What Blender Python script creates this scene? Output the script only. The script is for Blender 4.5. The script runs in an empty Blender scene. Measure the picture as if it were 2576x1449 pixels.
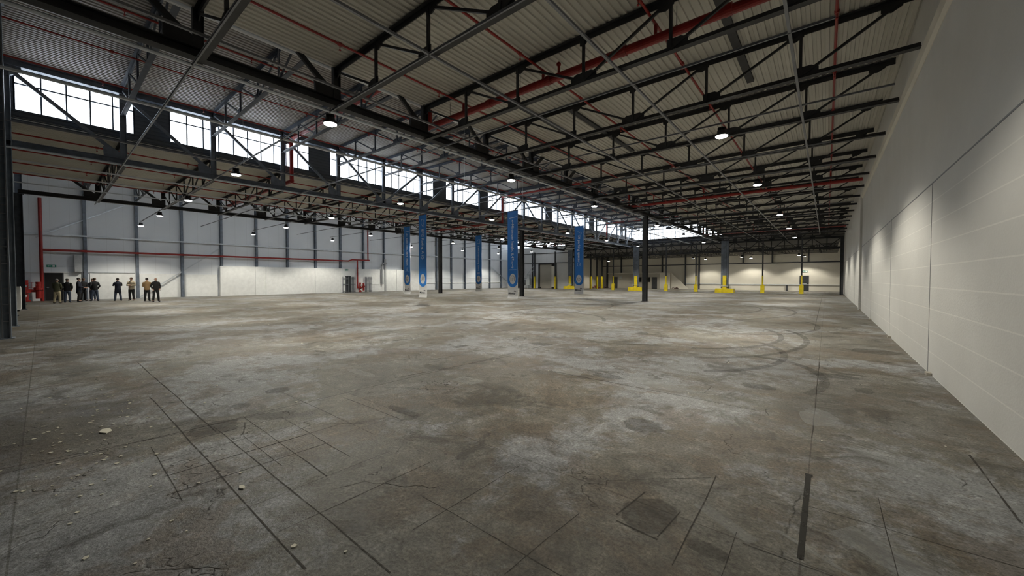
import bpy, math, random
from mathutils import Vector, Matrix
random.seed(7)
PI = math.pi
C = bpy.context.scene.collection
sc = bpy.context.scene

# ------------------------------------------------------------------ layout of the hall (metres)
XR = 1.49                      # face of the block wall beside the camera
BAY = 12.3
G = [XR - BAY*i for i in range(5)]          # wall, three girder lines, far side wall
Y0, DY = -0.815, 3.085
def YK(k): return Y0 + DY*k
YEND = 57.8                    # end of the main hall
YFAR = 68.0                    # back wall of the low annex
YN = -1.35                     # wall behind the camera
ZB = 6.5                       # underside of the steel
ZLOW, ZHIGH = 7.67, 9.77       # roof decks of the low and the raised bays

# ------------------------------------------------------------------ materials
M = {}
def nm(name):
    m = bpy.data.materials.new(name); m.use_nodes = True
    nt = m.node_tree; nt.nodes.clear()
    o = nt.nodes.new('ShaderNodeOutputMaterial'); b = nt.nodes.new('ShaderNodeBsdfPrincipled')
    nt.links.new(b.outputs[0], o.inputs[0])
    return m, nt, b
def N(nt, t, **k):
    n = nt.nodes.new(t)
    for a, v in k.items():
        if a.startswith('i_'):
            s = a[2:]; s = int(s) if s.isdigit() else s.replace('_', ' ')
            n.inputs[s].default_value = v
        else: setattr(n, a, v)
    return n
def ramp(nt, fac, stops, interp='LINEAR'):
    r = nt.nodes.new('ShaderNodeValToRGB'); r.color_ramp.interpolation = interp
    e = r.color_ramp.elements
    while len(e) < len(stops): e.new(0.5)
    for i, (p, c) in enumerate(stops):
        e[i].position = p; e[i].color = (*c, 1) if len(c) == 3 else c
    nt.links.new(fac, r.inputs[0]); return r.outputs[0]
def mix(nt, fac, a, b, mode='MIX'):
    m = nt.nodes.new('ShaderNodeMix'); m.data_type = 'RGBA'; m.blend_type = mode
    for s, v in ((0, fac), (6, a), (7, b)):
        if isinstance(v, (int, float)): m.inputs[s].default_value = v
        elif isinstance(v, tuple): m.inputs[s].default_value = (*v, 1)
        else: nt.links.new(v, m.inputs[s])
    return m.outputs[2]
def noise(nt, vec, scale, detail=6, rough=.6, dist=0):
    n = N(nt, 'ShaderNodeTexNoise', i_Scale=scale, i_Detail=detail, i_Roughness=rough, i_Distortion=dist)
    if vec is not None: nt.links.new(vec, n.inputs['Vector'])
    return n.outputs[0]
def math_(nt, op, a, b=None):
    m = nt.nodes.new('ShaderNodeMath'); m.operation = op
    for i, v in enumerate((a, b)):
        if v is None: continue
        if isinstance(v, (int, float)): m.inputs[i].default_value = v
        else: nt.links.new(v, m.inputs[i])
    return m.outputs[0]
def bump(nt, b, h, strength=.3, dist=.01):
    n = N(nt, 'ShaderNodeBump', i_Strength=strength, i_Distance=dist)
    nt.links.new(h, n.inputs['Height']); nt.links.new(n.outputs[0], b.inputs['Normal'])
def simple(name, col, rough=.5, metal=0., var=.12, scale=3., emis=None, spec=.5):
    m, nt, b = nm(name)
    tc = nt.nodes.new('ShaderNodeTexCoord')
    n = noise(nt, tc.outputs['Object'], scale, 2, .6)
    lo = tuple(max(0, c*(1-var)) for c in col); hi = tuple(min(1, c*(1+var)) for c in col)
    c = ramp(nt, n, [(.3, lo), (.7, hi)])
    nt.links.new(c, b.inputs['Base Color'])
    b.inputs['Roughness'].default_value = rough; b.inputs['Metallic'].default_value = metal
    b.inputs['Specular IOR Level'].default_value = spec
    if emis:
        b.inputs['Emission Color'].default_value = (*emis[0], 1); b.inputs['Emission Strength'].default_value = emis[1]
    M[name] = m; return m

simple('charcoal_steel', (.028, .029, .031), .55, 0, .25)
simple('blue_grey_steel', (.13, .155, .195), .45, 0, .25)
simple('pale_steel', (.20, .24, .29), .45, 0, .2)
simple('navy_steel', (.05, .062, .085), .55, 0, .3)
simple('column_grey', (.05, .054, .06), .5, 0, .2)
simple('galvanised', (.23, .24, .26), .42, .55, .15)
simple('pale_galvanised', (.62, .66, .70), .4, .2, .12)
simple('red_paint', (.29, .016, .012), .4, 0, .2)
simple('yellow_paint', (.78, .62, .02), .45, 0, .12)
simple('black_plastic', (.015, .015, .016), .5, 0, .2)
simple('dark_doorway', (.006, .006, .006), .8, 0, .2)
simple('dark_door', (.035, .038, .042), .5, 0, .2)
simple('grey_door', (.20, .21, .22), .5, 0, .1)
simple('white_paint', (.84, .85, .84), .55, 0, .05)
simple('beige_panel', (.40, .375, .32), .6, 0, .06, .6)
simple('beige_wall', (.72, .69, .61), .65, 0, .05, .5)
simple('cabinet_grey', (.42, .45, .46), .5, 0, .1)
simple('sign_green', (.02, .23, .16), .4, 0, .05)
simple('sign_white', (.75, .77, .77), .5, 0, .03)
simple('banner_blue', (.02, .20, .66), .6, 0, .08, 2.)
simple('banner_white', (.70, .71, .73), .6, 0, .05, 2.)
simple('print_pale', (.70, .80, .95), .6, 0, .03)
simple('print_dark', (.03, .035, .05), .6, 0, .05)
simple('skin', (.50, .29, .21), .5, 0, .08)
simple('pipe_insulation', (.40, .42, .43), .7, 0, .1)
simple('rubbish', (.10, .06, .05), .8, 0, .5, 8)
simple('chip_white', (.62, .60, .50), .7, 0, .2)
simple('duct_grey', (.45, .46, .47), .5, .1, .1)
simple('lamp_glass', (.9, .9, .9), .3, 0, 0, 1, ((1, .97, .9), 26.))
simple('window_glass', (.8, .85, .9), .2, 0, 0, 1, ((.82, .91, 1.0), 2.6))

def mat_deck(name, col):
    m, nt, b = nm(name)
    tc = nt.nodes.new('ShaderNodeTexCoord')
    n = noise(nt, tc.outputs['Object'], .5, 2, .6)
    c = ramp(nt, n, [(.3, tuple(x*.88 for x in col)), (.7, tuple(min(1, x*1.08) for x in col))])
    nt.links.new(c, b.inputs['Base Color']); b.inputs['Roughness'].default_value = .5
    M[name] = m
mat_deck('deck_beige', (.57, .555, .49))
mat_deck('deck_grey', (.36, .345, .32))

def mat_block():
    m, nt, b = nm('block_wall')
    tc = nt.nodes.new('ShaderNodeTexCoord'); sep = nt.nodes.new('ShaderNodeSeparateXYZ')
    nt.links.new(tc.outputs['Object'], sep.inputs[0])
    n1 = noise(nt, tc.outputs['Object'], .7, 5, .6)
    col = ramp(nt, n1, [(.3, (.60, .595, .57)), (.7, (.66, .655, .63))])
    fr = math_(nt, 'FRACT', math_(nt, 'DIVIDE', sep.outputs[2], .395))
    line = math_(nt, 'MULTIPLY', math_(nt, 'LESS_THAN', fr, .045), math_(nt, 'LESS_THAN', sep.outputs[2], 3.45))
    col = mix(nt, math_(nt, 'MULTIPLY', line, .6), col, (.80, .79, .75))  # course lines paler: light caught on the mortar put into the colour
    nt.links.new(col, b.inputs['Base Color']); b.inputs['Roughness'].default_value = .7
    bn = math_(nt, 'SUBTRACT', noise(nt, tc.outputs['Object'], 30, 4, .6), math_(nt, 'MULTIPLY', line, 1.5))
    bump(nt, b, bn, .35, .01); M['block_wall'] = m
mat_block()

def mat_clad():
    m, nt, b = nm('white_cladding')
    tc = nt.nodes.new('ShaderNodeTexCoord'); sep = nt.nodes.new('ShaderNodeSeparateXYZ')
    nt.links.new(tc.outputs['Object'], sep.inputs[0])
    s = math_(nt, 'ADD', sep.outputs[0], sep.outputs[1])
    fr = math_(nt, 'FRACT', math_(nt, 'DIVIDE', s, 1.028))
    line = math_(nt, 'LESS_THAN', fr, .02)
    n1 = noise(nt, tc.outputs['Object'], .4, 4, .5)
    col = ramp(nt, n1, [(.3, (.74, .77, .81)), (.7, (.80, .825, .86))])
    col = mix(nt, math_(nt, 'MULTIPLY', line, .3), col, (.4, .41, .42))
    nt.links.new(col, b.inputs['Base Color']); b.inputs['Roughness'].default_value = .6; M['white_cladding'] = m
mat_clad()

def mat_slats():
    m, nt, b = nm('slatted_dark')
    tc = nt.nodes.new('ShaderNodeTexCoord'); sep = nt.nodes.new('ShaderNodeSeparateXYZ')
    nt.links.new(tc.outputs['Object'], sep.inputs[0])
    fr = math_(nt, 'FRACT', math_(nt, 'DIVIDE', sep.outputs[2], .17))
    col = ramp(nt, fr, [(0, (.03, .035, .042)), (.2, (.075, .088, .105)), (1, (.06, .07, .085))])
    nt.links.new(col, b.inputs['Base Color']); b.inputs['Roughness'].default_value = .5
    bump(nt, b, fr, .6, .03); M['slatted_dark'] = m
mat_slats()

def mat_floor():
    m, nt, b = nm('concrete_floor')
    tc = nt.nodes.new('ShaderNodeTexCoord'); v = tc.outputs['Object']
    # warped coordinates
    big = noise(nt, v, .22, 4, .62, .6)
    med = noise(nt, v, .9, 7, .68, .5)
    fine = noise(nt, v, 5, 5, .78, .3)
    grit = noise(nt, v, 38, 2, .8)
    base = ramp(nt, big, [(.36, (.20, .165, .128)), (.5, (.225, .212, .178)), (.64, (.215, .222, .205))])
    base = mix(nt, .62, base, ramp(nt, med, [(.36, (.085, .074, .052)), (.47, (.20, .182, .146)), (.56, (.27, .258, .228)), (.66, (.34, .335, .315))]))
    # worn pale bluish areas
    mp = N(nt, 'ShaderNodeMapping'); mp.inputs['Location'].default_value = (13, 7, 0); nt.links.new(v, mp.inputs[0])
    w1 = noise(nt, mp.outputs[0], .33, 2, .55, .8); w2 = noise(nt, mp.outputs[0], 2.6, 6, .8, .4)
    wm = ramp(nt, math_(nt, 'ADD', math_(nt, 'MULTIPLY', w1, .62), math_(nt, 'MULTIPLY', w2, .38)), [(.485, (0, 0, 0)), (.545, (1, 1, 1))])
    base = mix(nt, math_(nt, 'MULTIPLY', wm, .68), base, (.40, .415, .44))
    # brown dust
    mp2 = N(nt, 'ShaderNodeMapping'); mp2.inputs['Location'].default_value = (-5, 31, 0); nt.links.new(v, mp2.inputs[0])
    d1 = noise(nt, mp2.outputs[0], .8, 6, .74, .4)
    dm = ramp(nt, d1, [(.5, (0, 0, 0)), (.57, (1, 1, 1))])
    base = mix(nt, math_(nt, 'MULTIPLY', dm, .6), base, (.175, .135, .095))
    # dark oily blotches
    mp3 = N(nt, 'ShaderNodeMapping'); mp3.inputs['Location'].default_value = (41, -17, 0); nt.links.new(v, mp3.inputs[0])
    k1 = noise(nt, mp3.outputs[0], 1.15, 6, .76, .7)
    km = ramp(nt, k1, [(.535, (0, 0, 0)), (.63, (1, 1, 1))])
    base = mix(nt, math_(nt, 'MULTIPLY', km, .7), base, (.07, .06, .045))
    vd = N(nt, 'ShaderNodeVectorMath', operation='DISTANCE'); sc2 = N(nt, 'ShaderNodeMapping'); sc2.inputs['Scale'].default_value = (.55, 1.3, 1); nt.links.new(v, sc2.inputs[0]); nt.links.new(sc2.outputs[0], vd.inputs[0]); vd.inputs[1].default_value = (-3.9, .15, 0)  # one broad patch at the near left, darker towards its middle
    sm = ramp(nt, math_(nt, 'ADD', vd.outputs['Value'], math_(nt, 'MULTIPLY', math_(nt, 'SUBTRACT', med, .5), 2.2)), [(.5, (1, 1, 1)), (1.0, (0, 0, 0))])
    base = mix(nt, math_(nt, 'MULTIPLY', sm, .5), base, (.075, .065, .048))
    # trowelled slab tint, one tone for each cast slab
    br = N(nt, 'ShaderNodeTexBrick', i_Scale=1.0); br.offset = 0; br.squash = 1
    br.inputs['Brick Width'].default_value = 4.1; br.inputs['Row Height'].default_value = 3.1; br.inputs['Mortar Size'].default_value = .006
    br.inputs['Color1'].default_value = (.86, .86, .86, 1); br.inputs['Color2'].default_value = (1.08, 1.07, 1.05, 1); br.inputs['Mortar'].default_value = (.45, .42, .38, 1)
    mb4 = N(nt, 'ShaderNodeMapping'); mb4.inputs['Location'].default_value = (.1, 3.27, 0); nt.links.new(v, mb4.inputs[0]); nt.links.new(mb4.outputs[0], br.inputs['Vector'])
    base = mix(nt, .8, base, br.outputs[0], 'MULTIPLY')
    base = mix(nt, .8, base, ramp(nt, fine, [(.32, (.42, .41, .38)), (.45, (.9, .9, .9)), (.55, (1.1, 1.1, 1.1)), (.66, (1.7, 1.7, 1.72))]), 'MULTIPLY')
    base = mix(nt, .65, base, ramp(nt, grit, [(.32, (.4, .4, .4)), (.5, (1, 1, 1)), (.65, (1.5, 1.5, 1.5))]), 'MULTIPLY')
    # hairline crazing
    vo = N(nt, 'ShaderNodeTexVoronoi', feature='DISTANCE_TO_EDGE', i_Scale=1.1)
    wv = mix(nt, .35, v, noise(nt, v, 2.2, 3, .7)); nt.links.new(wv, vo.inputs['Vector'])
    cr = ramp(nt, vo.outputs[0], [(0, (1, 1, 1)), (.006, (0, 0, 0))])
    crm = math_(nt, 'MULTIPLY', cr, ramp(nt, med, [(.5, (0, 0, 0)), (.56, (1, 1, 1))]))
    base = mix(nt, math_(nt, 'MULTIPLY', crm, .65), base, (.05, .045, .035))
    base = mix(nt, 1.0, base, (.655, .66, .665), 'MULTIPLY')
    nt.links.new(base, b.inputs['Base Color'])
    ro = ramp(nt, math_(nt, 'ADD', math_(nt, 'MULTIPLY', fine, .5), math_(nt, 'MULTIPLY', med, .5)), [(.35, (.44, .44, .44)), (.65, (.75, .75, .75))])
    nt.links.new(ro, b.inputs['Roughness']); b.inputs['Specular IOR Level'].default_value = .38
    h = math_(nt, 'SUBTRACT', math_(nt, 'ADD', math_(nt, 'MULTIPLY', fine, .6), math_(nt, 'MULTIPLY', grit, .25)), math_(nt, 'MULTIPLY', crm, .5))
    bump(nt, b, h, .7, .025); M['concrete_floor'] = m
mat_floor()
def mat_joint(name, col, alpha, sc_):
    m, nt, b = nm(name)
    tc = nt.nodes.new('ShaderNodeTexCoord')
    n = noise(nt, tc.outputs['Object'], sc_, 6, .7)
    a = ramp(nt, n, [(.3, (0, 0, 0)), (.46, (alpha,)*3)])
    nt.links.new(a, b.inputs['Alpha']); b.inputs['Base Color'].default_value = (*col, 1); b.inputs['Roughness'].default_value = .8
    M[name] = m
mat_joint('joint_dark', (.04, .034, .027), .8, 5)
mat_joint('joint_solid', (.02, .018, .014), 1.0, 14)
mat_joint('tyre_mark', (.06, .055, .05), .3, 3)
mat_joint('pale_smear', (.42, .43, .42), .28, 2.2)

# ------------------------------------------------------------------ mesh helper
class MB:
    def __init__(s): s.v = []; s.f = []; s.m = []; s.mi = 0
    def add(s, vs, fs):
        o = len(s.v); s.v += [tuple(p) for p in vs]
        for f in fs: s.f.append(tuple(o+i for i in f)); s.m.append(s.mi)
        return s
    def box(s, c, d):
        x, y, z = c; a, b, e = d[0]/2, d[1]/2, d[2]/2
        vs = [(x+i*a, y+j*b, z+k*e) for i in (-1, 1) for j in (-1, 1) for k in (-1, 1)]
        return s.add(vs, [(0, 1, 3, 2), (4, 6, 7, 5), (0, 4, 5, 1), (2, 3, 7, 6), (0, 2, 6, 4), (1, 5, 7, 3)])
    def bb(s, x0, x1, y0, y1, z0, z1):
        return s.box(((x0+x1)/2, (y0+y1)/2, (z0+z1)/2), (abs(x1-x0), abs(y1-y0), abs(z1-z0)))
    def frame_axes(s, p0, p1, up):
        p0, p1 = Vector(p0), Vector(p1); d = (p1-p0).normalized(); u = Vector(up)
        r = d.cross(u)
        if r.length < 1e-4: r = d.cross(Vector((1, 0, 0)))
        r.normalize(); u = r.cross(d).normalized()
        return p0, p1, d, r, u
    def bar(s, p0, p1, w, h, up=(0, 0, 1), off=(0, 0)):
        p0, p1, d, r, u = s.frame_axes(p0, p1, up)
        o = r*off[0]+u*off[1]
        vs = [p+o+r*(i*w/2)+u*(j*h/2) for p in (p0, p1) for i in (-1, 1) for j in (-1, 1)]
        return s.add(vs, [(0, 1, 3, 2), (4, 6, 7, 5), (0, 4, 5, 1), (2, 3, 7, 6), (0, 2, 6, 4), (1, 5, 7, 3)])
    def ibar(s, p0, p1, w, h, t=.014, up=(0, 0, 1)):
        s.bar(p0, p1, w, t, up, (0, h/2-t/2)); s.bar(p0, p1, w, t, up, (0, -h/2+t/2)); s.bar(p0, p1, t, h-2*t, up); return s
    def tee(s, p0, p1, w, h, sign=-1, t=.014, up=(0, 0, 1)):   # flange at the sign side
        s.bar(p0, p1, w, t, up, (0, sign*(h/2-t/2))); s.bar(p0, p1, t*1.6, h-t, up, (0, -sign*t/2)); return s
    def tube(s, p0, p1, r, n=10, r2=None, cap=True):
        p0, p1, d, a, u = s.frame_axes(p0, p1, (0, 0, 1)); r2 = r if r2 is None else r2
        vs = [p + (a*math.cos(2*PI*i/n)+u*math.sin(2*PI*i/n))*q for p, q in ((p0, r), (p1, r2)) for i in range(n)]
        fs = [(i, (i+1) % n, n+(i+1) % n, n+i) for i in range(n)]
        if cap: fs += [tuple(range(n))[::-1], tuple(range(n, 2*n))]
        return s.add(vs, fs)
    def path(s, pts, r, n=10):
        for a, b in zip(pts, pts[1:]): s.tube(a, b, r, n)
        return s
    def lathe(s, prof, c, n=20, axis='z'):
        vs = []; fs = []
        for r, z in prof:
            for i in range(n):
                a = 2*PI*i/n; vs.append((c[0]+r*math.cos(a), c[1]+r*math.sin(a), c[2]+z))
        for j in range(len(prof)-1):
            for i in range(n): fs.append((j*n+i, j*n+(i+1) % n, (j+1)*n+(i+1) % n, (j+1)*n+i))
        fs.append(tuple(range(n))[::-1]); fs.append(tuple(range((len(prof)-1)*n, len(prof)*n)))
        return s.add(vs, fs)
    def prism(s, poly, axis, t0, t1):   # poly in the two other axes, extruded along axis
        def mk(a, b, t): return (t, a, b) if axis == 0 else (a, t, b) if axis == 1 else (a, b, t)
        n = len(poly); vs = [mk(a, b, t0) for a, b in poly]+[mk(a, b, t1) for a, b in poly]
        fs = [tuple(range(n)), tuple(range(n, 2*n))[::-1]]+[(i, n+i, n+(i+1) % n, (i+1) % n) for i in range(n)]
        return s.add(vs, fs)
    def build(s, name, mats, parent=None, loc=(0, 0, 0), smooth=False):
        me = bpy.data.meshes.new(name); me.from_pydata([tuple(p) for p in s.v], [], s.f)
        if isinstance(mats, str): mats = [mats]
        for k in mats: me.materials.append(M[k])
        if len(mats) > 1: me.polygons.foreach_set('material_index', s.m)
        if smooth: me.polygons.foreach_set('use_smooth', [True]*len(me.polygons))
        me.update()
        o = bpy.data.objects.new(name, me); C.objects.link(o); o.location = loc
        if parent is not None: o.parent = parent
        return o

def tag(o, label=None, cat=None, group=None, kind=None):
    if label: o['label'] = label
    if cat: o['category'] = cat
    if group: o['group'] = group
    if kind: o['kind'] = kind
    return o
def empty(name, loc=(0, 0, 0), rz=0):
    o = bpy.data.objects.new(name, None); C.objects.link(o); o.location = loc; o.rotation_euler = (0, 0, rz)
    o.empty_display_size = .1; return o
def copy_tree(o, parent=None):
    c = o.copy(); C.objects.link(c)
    c.parent = parent
    for ch in KIDS(o): copy_tree(ch, c)
    return c
def KIDS(o): return [x for x in list(o.children)]
def mb(): return MB()
ORD = 'first second third fourth fifth sixth seventh eighth ninth tenth eleventh twelfth thirteenth fourteenth fifteenth sixteenth seventeenth eighteenth nineteenth twentieth'.split()

# ------------------------------------------------------------------ floor
def build_floor():
    f = mb()
    xs = [-48.2, XR+.3]; ys = [YN-.2, YFAR+.3]
    f.add([(xs[0], ys[0], 0), (xs[1], ys[0], 0), (xs[1], ys[1], 0), (xs[0], ys[1], 0)], [(0, 1, 2, 3)])
    f.mi = 1
    def strip(x0, y0, x1, y1, w, z=.002):
        d = Vector((x1-x0, y1-y0, 0)); L = d.length; d.normalize(); r = Vector((-d.y, d.x, 0))
        n = max(1, int(L/.35)); a = []
        for i in range(n+1):
            p = Vector((x0, y0, z))+d*(L*i/n)+r*random.uniform(-.006, .006)
            ww = w*random.uniform(.5, 1.2)/2
            a += [p-r*ww, p+r*ww]
        f.add(a, [(2*i, 2*i+1, 2*i+3, 2*i+2)[::-1] for i in range(n)])
    J = [(-11.2, 1.22, -5.38, 1.22, .03), (-5.55, 1.25, -1.98, 1.28, .02), (-7.7, .97, -2.4, .97, .022),
         (-5.7, .64, -5.6, 2.0, .02), (-4.5, .66, -4.5, 2.3, .018), (-5.85, -.3, -5.55, 1.33, .02), (-4.09, .6, -4.09, 1.9, .018),
         (-3.4, .9, -3.4, 2.2, .014), (-5.7, 1.58, -3.4, 1.56, .016), (-5.3, 1.88, -3.6, 1.88, .016), (-5.5, 2.77, -4.1, 2.79, .018), (-6.5, 2.3, -3.9, 2.33, .014),
         (-5.68, -.6, -5.66, 8.5, .022), (-4.9, .64, -4.9, 2.1, .016), (-5.3, .9, -5.3, 1.9, .016), (-4.5, .64, -4.5, 1.95, .018), (-2.9, 1.0, -2.9, 2.3, .014), (-5.4, .68, -3.9, .66, .014), (-5.0, 1.38, -3.9, 1.38, .01), (-5.85, 3.9, -5.5, 6.8, .035), (-3.95, 6.07, -.7, 5.97, .03), (-.1, 5.3, -.09, 10.4, .016), (-.3, 16.7, -.33, 52., .03),
         (-.73, 3.75, -.7, 2.4, .02), (-1.15, 2.6, -.85, 2.58, .022), (-.82, 3.0, -.86, 2.6, .022), (-1.18, 2.66, -1.12, 3.1, .018),
         (1.12, 5.8, 1.1, 4.4, .03), (-1.45, 1.7, -1.4, 2.5, .016), (-2.5, 1.9, -.9, 1.9, .012), (-.4, 2.9, .9, 2.93, .012), (-.1, 3.7, 1.1, 3.72, .014),
         (-2.2, 1.6, -2.2, 2.8, .012), (-.45, 2.2, -.45, 3.0, .01), (.35, 2.9, .35, 4.2, .01), (-5.7, 6.8, -5.7, 30, .014), (-10.8, 0, -10.8, 56, .03),
         (-23.1, 0, -23.1, 56, .03), (-35.4, 0, -35.4, 56, .03), (-46, 15.1, 1.4, 15.1, .03), (-46, 29.9, 1.4, 29.9, .03), (-20, 7.6, -11, 7.5, .03), (-46, 44, 1.4, 44, .03)]
    for j in J: strip(*j[:4], j[4]*.6)
    f.mi = 2   # trench with dark fill
    f.add([(-.118, 2.96, .003), (-.084, 2.96, .003), (-.08, 4.3, .003), (-.12, 4.3, .003)], [(0, 1, 2, 3)])
    f.add([(-.125, 4.26, .0035), (-.07, 4.26, .0035), (-.07, 4.31, .0035), (-.125, 4.31, .0035)], [(0, 1, 2, 3)])
    f.mi = 3   # tyre arcs
    for cx, cy, r0, a0, a1 in [(-3.2, 13.5, 2.2, -1.3, .8), (-3.3, 13.2, 2.9, -1.2, .7), (-2.6, 17.5, 2.4, -1.5, .6), (-2.4, 10.3, 1.7, -1.2, .9), (-6, 25, 3.2, -1.6, 1.2), (-5.6, 24, 4.4, -1.0, 1.4), (-14, 20, 4, 0, 2.2), (-10, 12, 3.4, .5, 2.4), (-1.2, 8.3, 1.2, -.6, 1.6)]:
        n = 26; a = []
        for i in range(n+1):
            t = a0+(a1-a0)*i/n
            for rr in (r0-.07, r0+.07): a.append((cx+rr*math.cos(t), cy+rr*1.5*math.sin(t), .0025))
        f.add(a, [(2*i, 2*i+1, 2*i+3, 2*i+2) for i in range(n)])
    f.mi = 4
    for x0, y0, x1, y1, w in [(-1.3, 5.5, -.3, 5.35, .05), (-.75, 3.2, -.35, 2.95, .12), (-.25, 3.2, .3, 2.9, .03), (-5.0, 4.6, -4.5, 4.6, .3), (.2, 5.3, 1.3, 4.6, .16), (.1, 3.5, .8, 3.0, .22)]:
        strip(x0, y0, x1, y1, w, .0015)
    def blob(cx, cy, rx, ry, z=.0018, n=26, hole=None):
        vs = []
        for i in range(n):
            t = 2*PI*i/n; k = random.uniform(.85, 1.15)
            vs.append((cx+rx*k*math.cos(t), cy+ry*k*math.sin(t), z))
        if hole:
            vs += [(cx+rx*hole*math.cos(2*PI*i/n), cy+ry*hole*math.sin(2*PI*i/n), z) for i in range(n)]
            f.add(vs, [(i, (i+1) % n, n+(i+1) % n, n+i) for i in range(n)])
        else: f.add(vs, [tuple(range(n))])
    f.mi = 4
    blob(-6.62, 2.3, .3, .3, hole=.62); blob(-7.1, 2.0, .12, .2)
    for i in range(14): blob(random.uniform(-12, 1), random.uniform(2, 14), random.uniform(.1, .5), random.uniform(.1, .4), .0012+.0001*i)
    f.mi = 3
    blob(-6.62, 2.3, .16, .17, .0021); blob(-1.0, 2.83, .19, .25, .0017, 8); blob(.95, 12.6, .55, .5, .0019, 5); blob(-20.6, 15.8, .8, .6, .0019, 5); blob(-12.8, 23.5, 1.5, .5, .0019)
    for i in range(16): blob(random.uniform(-10, 1), random.uniform(.5, 9), random.uniform(.08, .35), random.uniform(.06, .3), .0026+.0001*i)
    f.mi = 1
    for i in range(46): blob(random.gauss(-4.95, .17), random.gauss(4.15, .16), random.uniform(.006, .018), random.uniform(.006, .02), .0031, 7)
    o = f.build('floor', ['concrete_floor', 'joint_dark', 'joint_solid', 'tyre_mark', 'pale_smear'])
    tag(o, 'stained grey and brown concrete slab of the empty hall', 'floor', kind='structure')
build_floor()
k_ = mb().bb(-33.3, XR, 59.6, 59.75, 0, .05).build('trim_1', 'beige_wall'); tag(k_, 'low concrete kerb strip behind the yellow columns', 'kerb', kind='structure')

# ------------------------------------------------------------------ walls
def struct(o, label, cat): return tag(o, label, cat, kind='structure')
w = mb().bb(XR, XR+.4, YN, YFAR, 0, 6.2)
w.bb(XR+.01, XR+.4, YN, YFAR, 6.2, 8.0)
wr = w.build('wall_right', 'block_wall'); struct(wr, 'tall cream painted blockwork wall beside the camera', 'wall')
o = mb().prism([(XR-.012, 6.2), (XR-.06, 6.26), (XR-.06, 6.5), (XR+.01, 6.54), (XR+.01, 6.2)], 1, YN, 29.3).build('ledge', 'beige_wall', wr)
j = mb(); j.bb(XR-.004, XR+.01, YN, YFAR, 3.505, 3.53)
for y in (10.47, 16.24, 22.67, 35.4, 41.8, 48.2): j.bb(XR-.004, XR+.01, y-.012, y+.012, 0, 3.52)
j.build('wall_joint', 'grey_door', wr)
p = mb().bb(XR-.1, XR, 28.9, 29.3, 0, 6.3).build('pilaster', 'block_wall', wr)
tag(p, 'cream pilaster')
cv = mb()
for y in (10.2, 15.9, 22.3, 29.0):
    cv.bb(XR-.07, XR-.005, y-.12, y+.06, .002, .05)
cv.build('joint_foot', 'beige_panel', wr)
wl = mb().bb(G[4]-.3, G[4], YN, YEND, 0, 9.95).build('wall_left', 'white_cladding'); struct(wl, 'long white clad side wall behind the group of people', 'wall')
wn = mb().bb(G[4]-.3, XR, YN-.3, YN, 0, 9.95).build('wall_near', 'slatted_dark'); struct(wn, 'dark clad end wall closing the hall at the left edge', 'wall')
o = mb().bb(-33.4, XR+.4, YFAR, YFAR+.3, 0, 6.2).build('wall_far', 'beige_wall'); struct(o, 'beige end wall beyond the yellow footed columns', 'wall')
o = mb().bb(-33.6, -33.4, YEND, YFAR+.3, 0, 6.2).build('wall_side', 'beige_wall'); struct(o, 'beige return wall behind the row of yellow footed posts', 'wall')
w = mb().bb(G[4], -41.0, YEND, YEND+.25, 0, 7.45).bb(-37.1, -33.4, YEND, YEND+.25, 0, 7.45).bb(-41.0, -37.1, YEND, YEND+.25, 4.45, 7.45)
w.bb(G[4], G[3], YEND, YEND+.25, 8.95, 9.95).bb(G[3], -33.4, YEND, YEND+.25, 7.4, 9.95)
o = w.build('wall_dock', 'white_cladding'); struct(o, 'white clad end wall around the loading door', 'wall')
w = mb(); struct(mb().bb(G[2], G[1], YEND-.06, YEND-.01, 6.95, 7.5).build('trim_3', 'navy_steel'), 'navy band under the far end glazing', 'trim')
w.bb(-33.4, G[2], YEND, YEND+.2, 5.9, 7.9).bb(G[1], XR+.4, YEND, YEND+.2, 5.9, 7.9).bb(G[2], G[1], YEND, YEND+.2, 5.9, 7.5).bb(G[2], G[1], YEND, YEND+.2, 9.45, 9.95)
w.bb(-33.4, G[2], YEND, YEND+.2, 7.9, 8.0)
o = w.build('wall_far_upper', 'deck_grey'); struct(o, 'grey fascia over the low annex', 'wall')
# white low panels and projecting block wall on the side wall
pnl = mb().bb(G[4], G[4]+.12, YN, YK(1)-.15, 2.22, 2.28)
pnl.build('ledge', 'white_paint', wl)
pan = mb().bb(G[4], G[4]+.06, 2.5, 5.2, 0, 2.2).bb(G[4], G[4]+.06, 1.05, 2.1, 0, 2.2).bb(G[4], G[4]+.06, 5.5, 8.3, 0, 2.2).bb(G[4], G[4]+.06, 8.6, 11.2, 0, 2.15)
pan.build('low_panel', 'white_paint', wl)
sg = mb().bb(G[4], G[4]+.08, .0, 5.2, 2.22, 2.26); sg.build('dark_trim', 'grey_door', wl)
pw = mb().bb(G[4], G[4]+.42, 11.35, 32.9, 0, 3.02)
for y in (14.4, 15.4, 20.6, 23.7, 31.8): pw.bb(G[4]+.42, G[4]+.52, y, y+.55, 0, 3.02)
pw.bb(G[4], G[4]+.46, 33., 36.5, 0, 2.95)
o = pw.build('wall_lower', 'white_paint'); struct(o, 'white painted projecting lower block wall with shallow piers', 'wall')
rl = mb()
for a, b_ in ((36.6, 57.7),):
    rl.bb(G[4], G[4]+.1, a, b_, 1.02, 1.12).bb(G[4], G[4]+.05, a, b_, 1.85, 1.9)
rl.build('dado_rail', 'white_paint', wl)
o = mb().bb(G[4]+.3, G[4]+.36, YN, YEND, 5.18, 5.3).build('sheeting_rail', 'pale_galvanised')
tag(o, 'pale horizontal steel rail fixed along the white side wall', 'rail')
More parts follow.
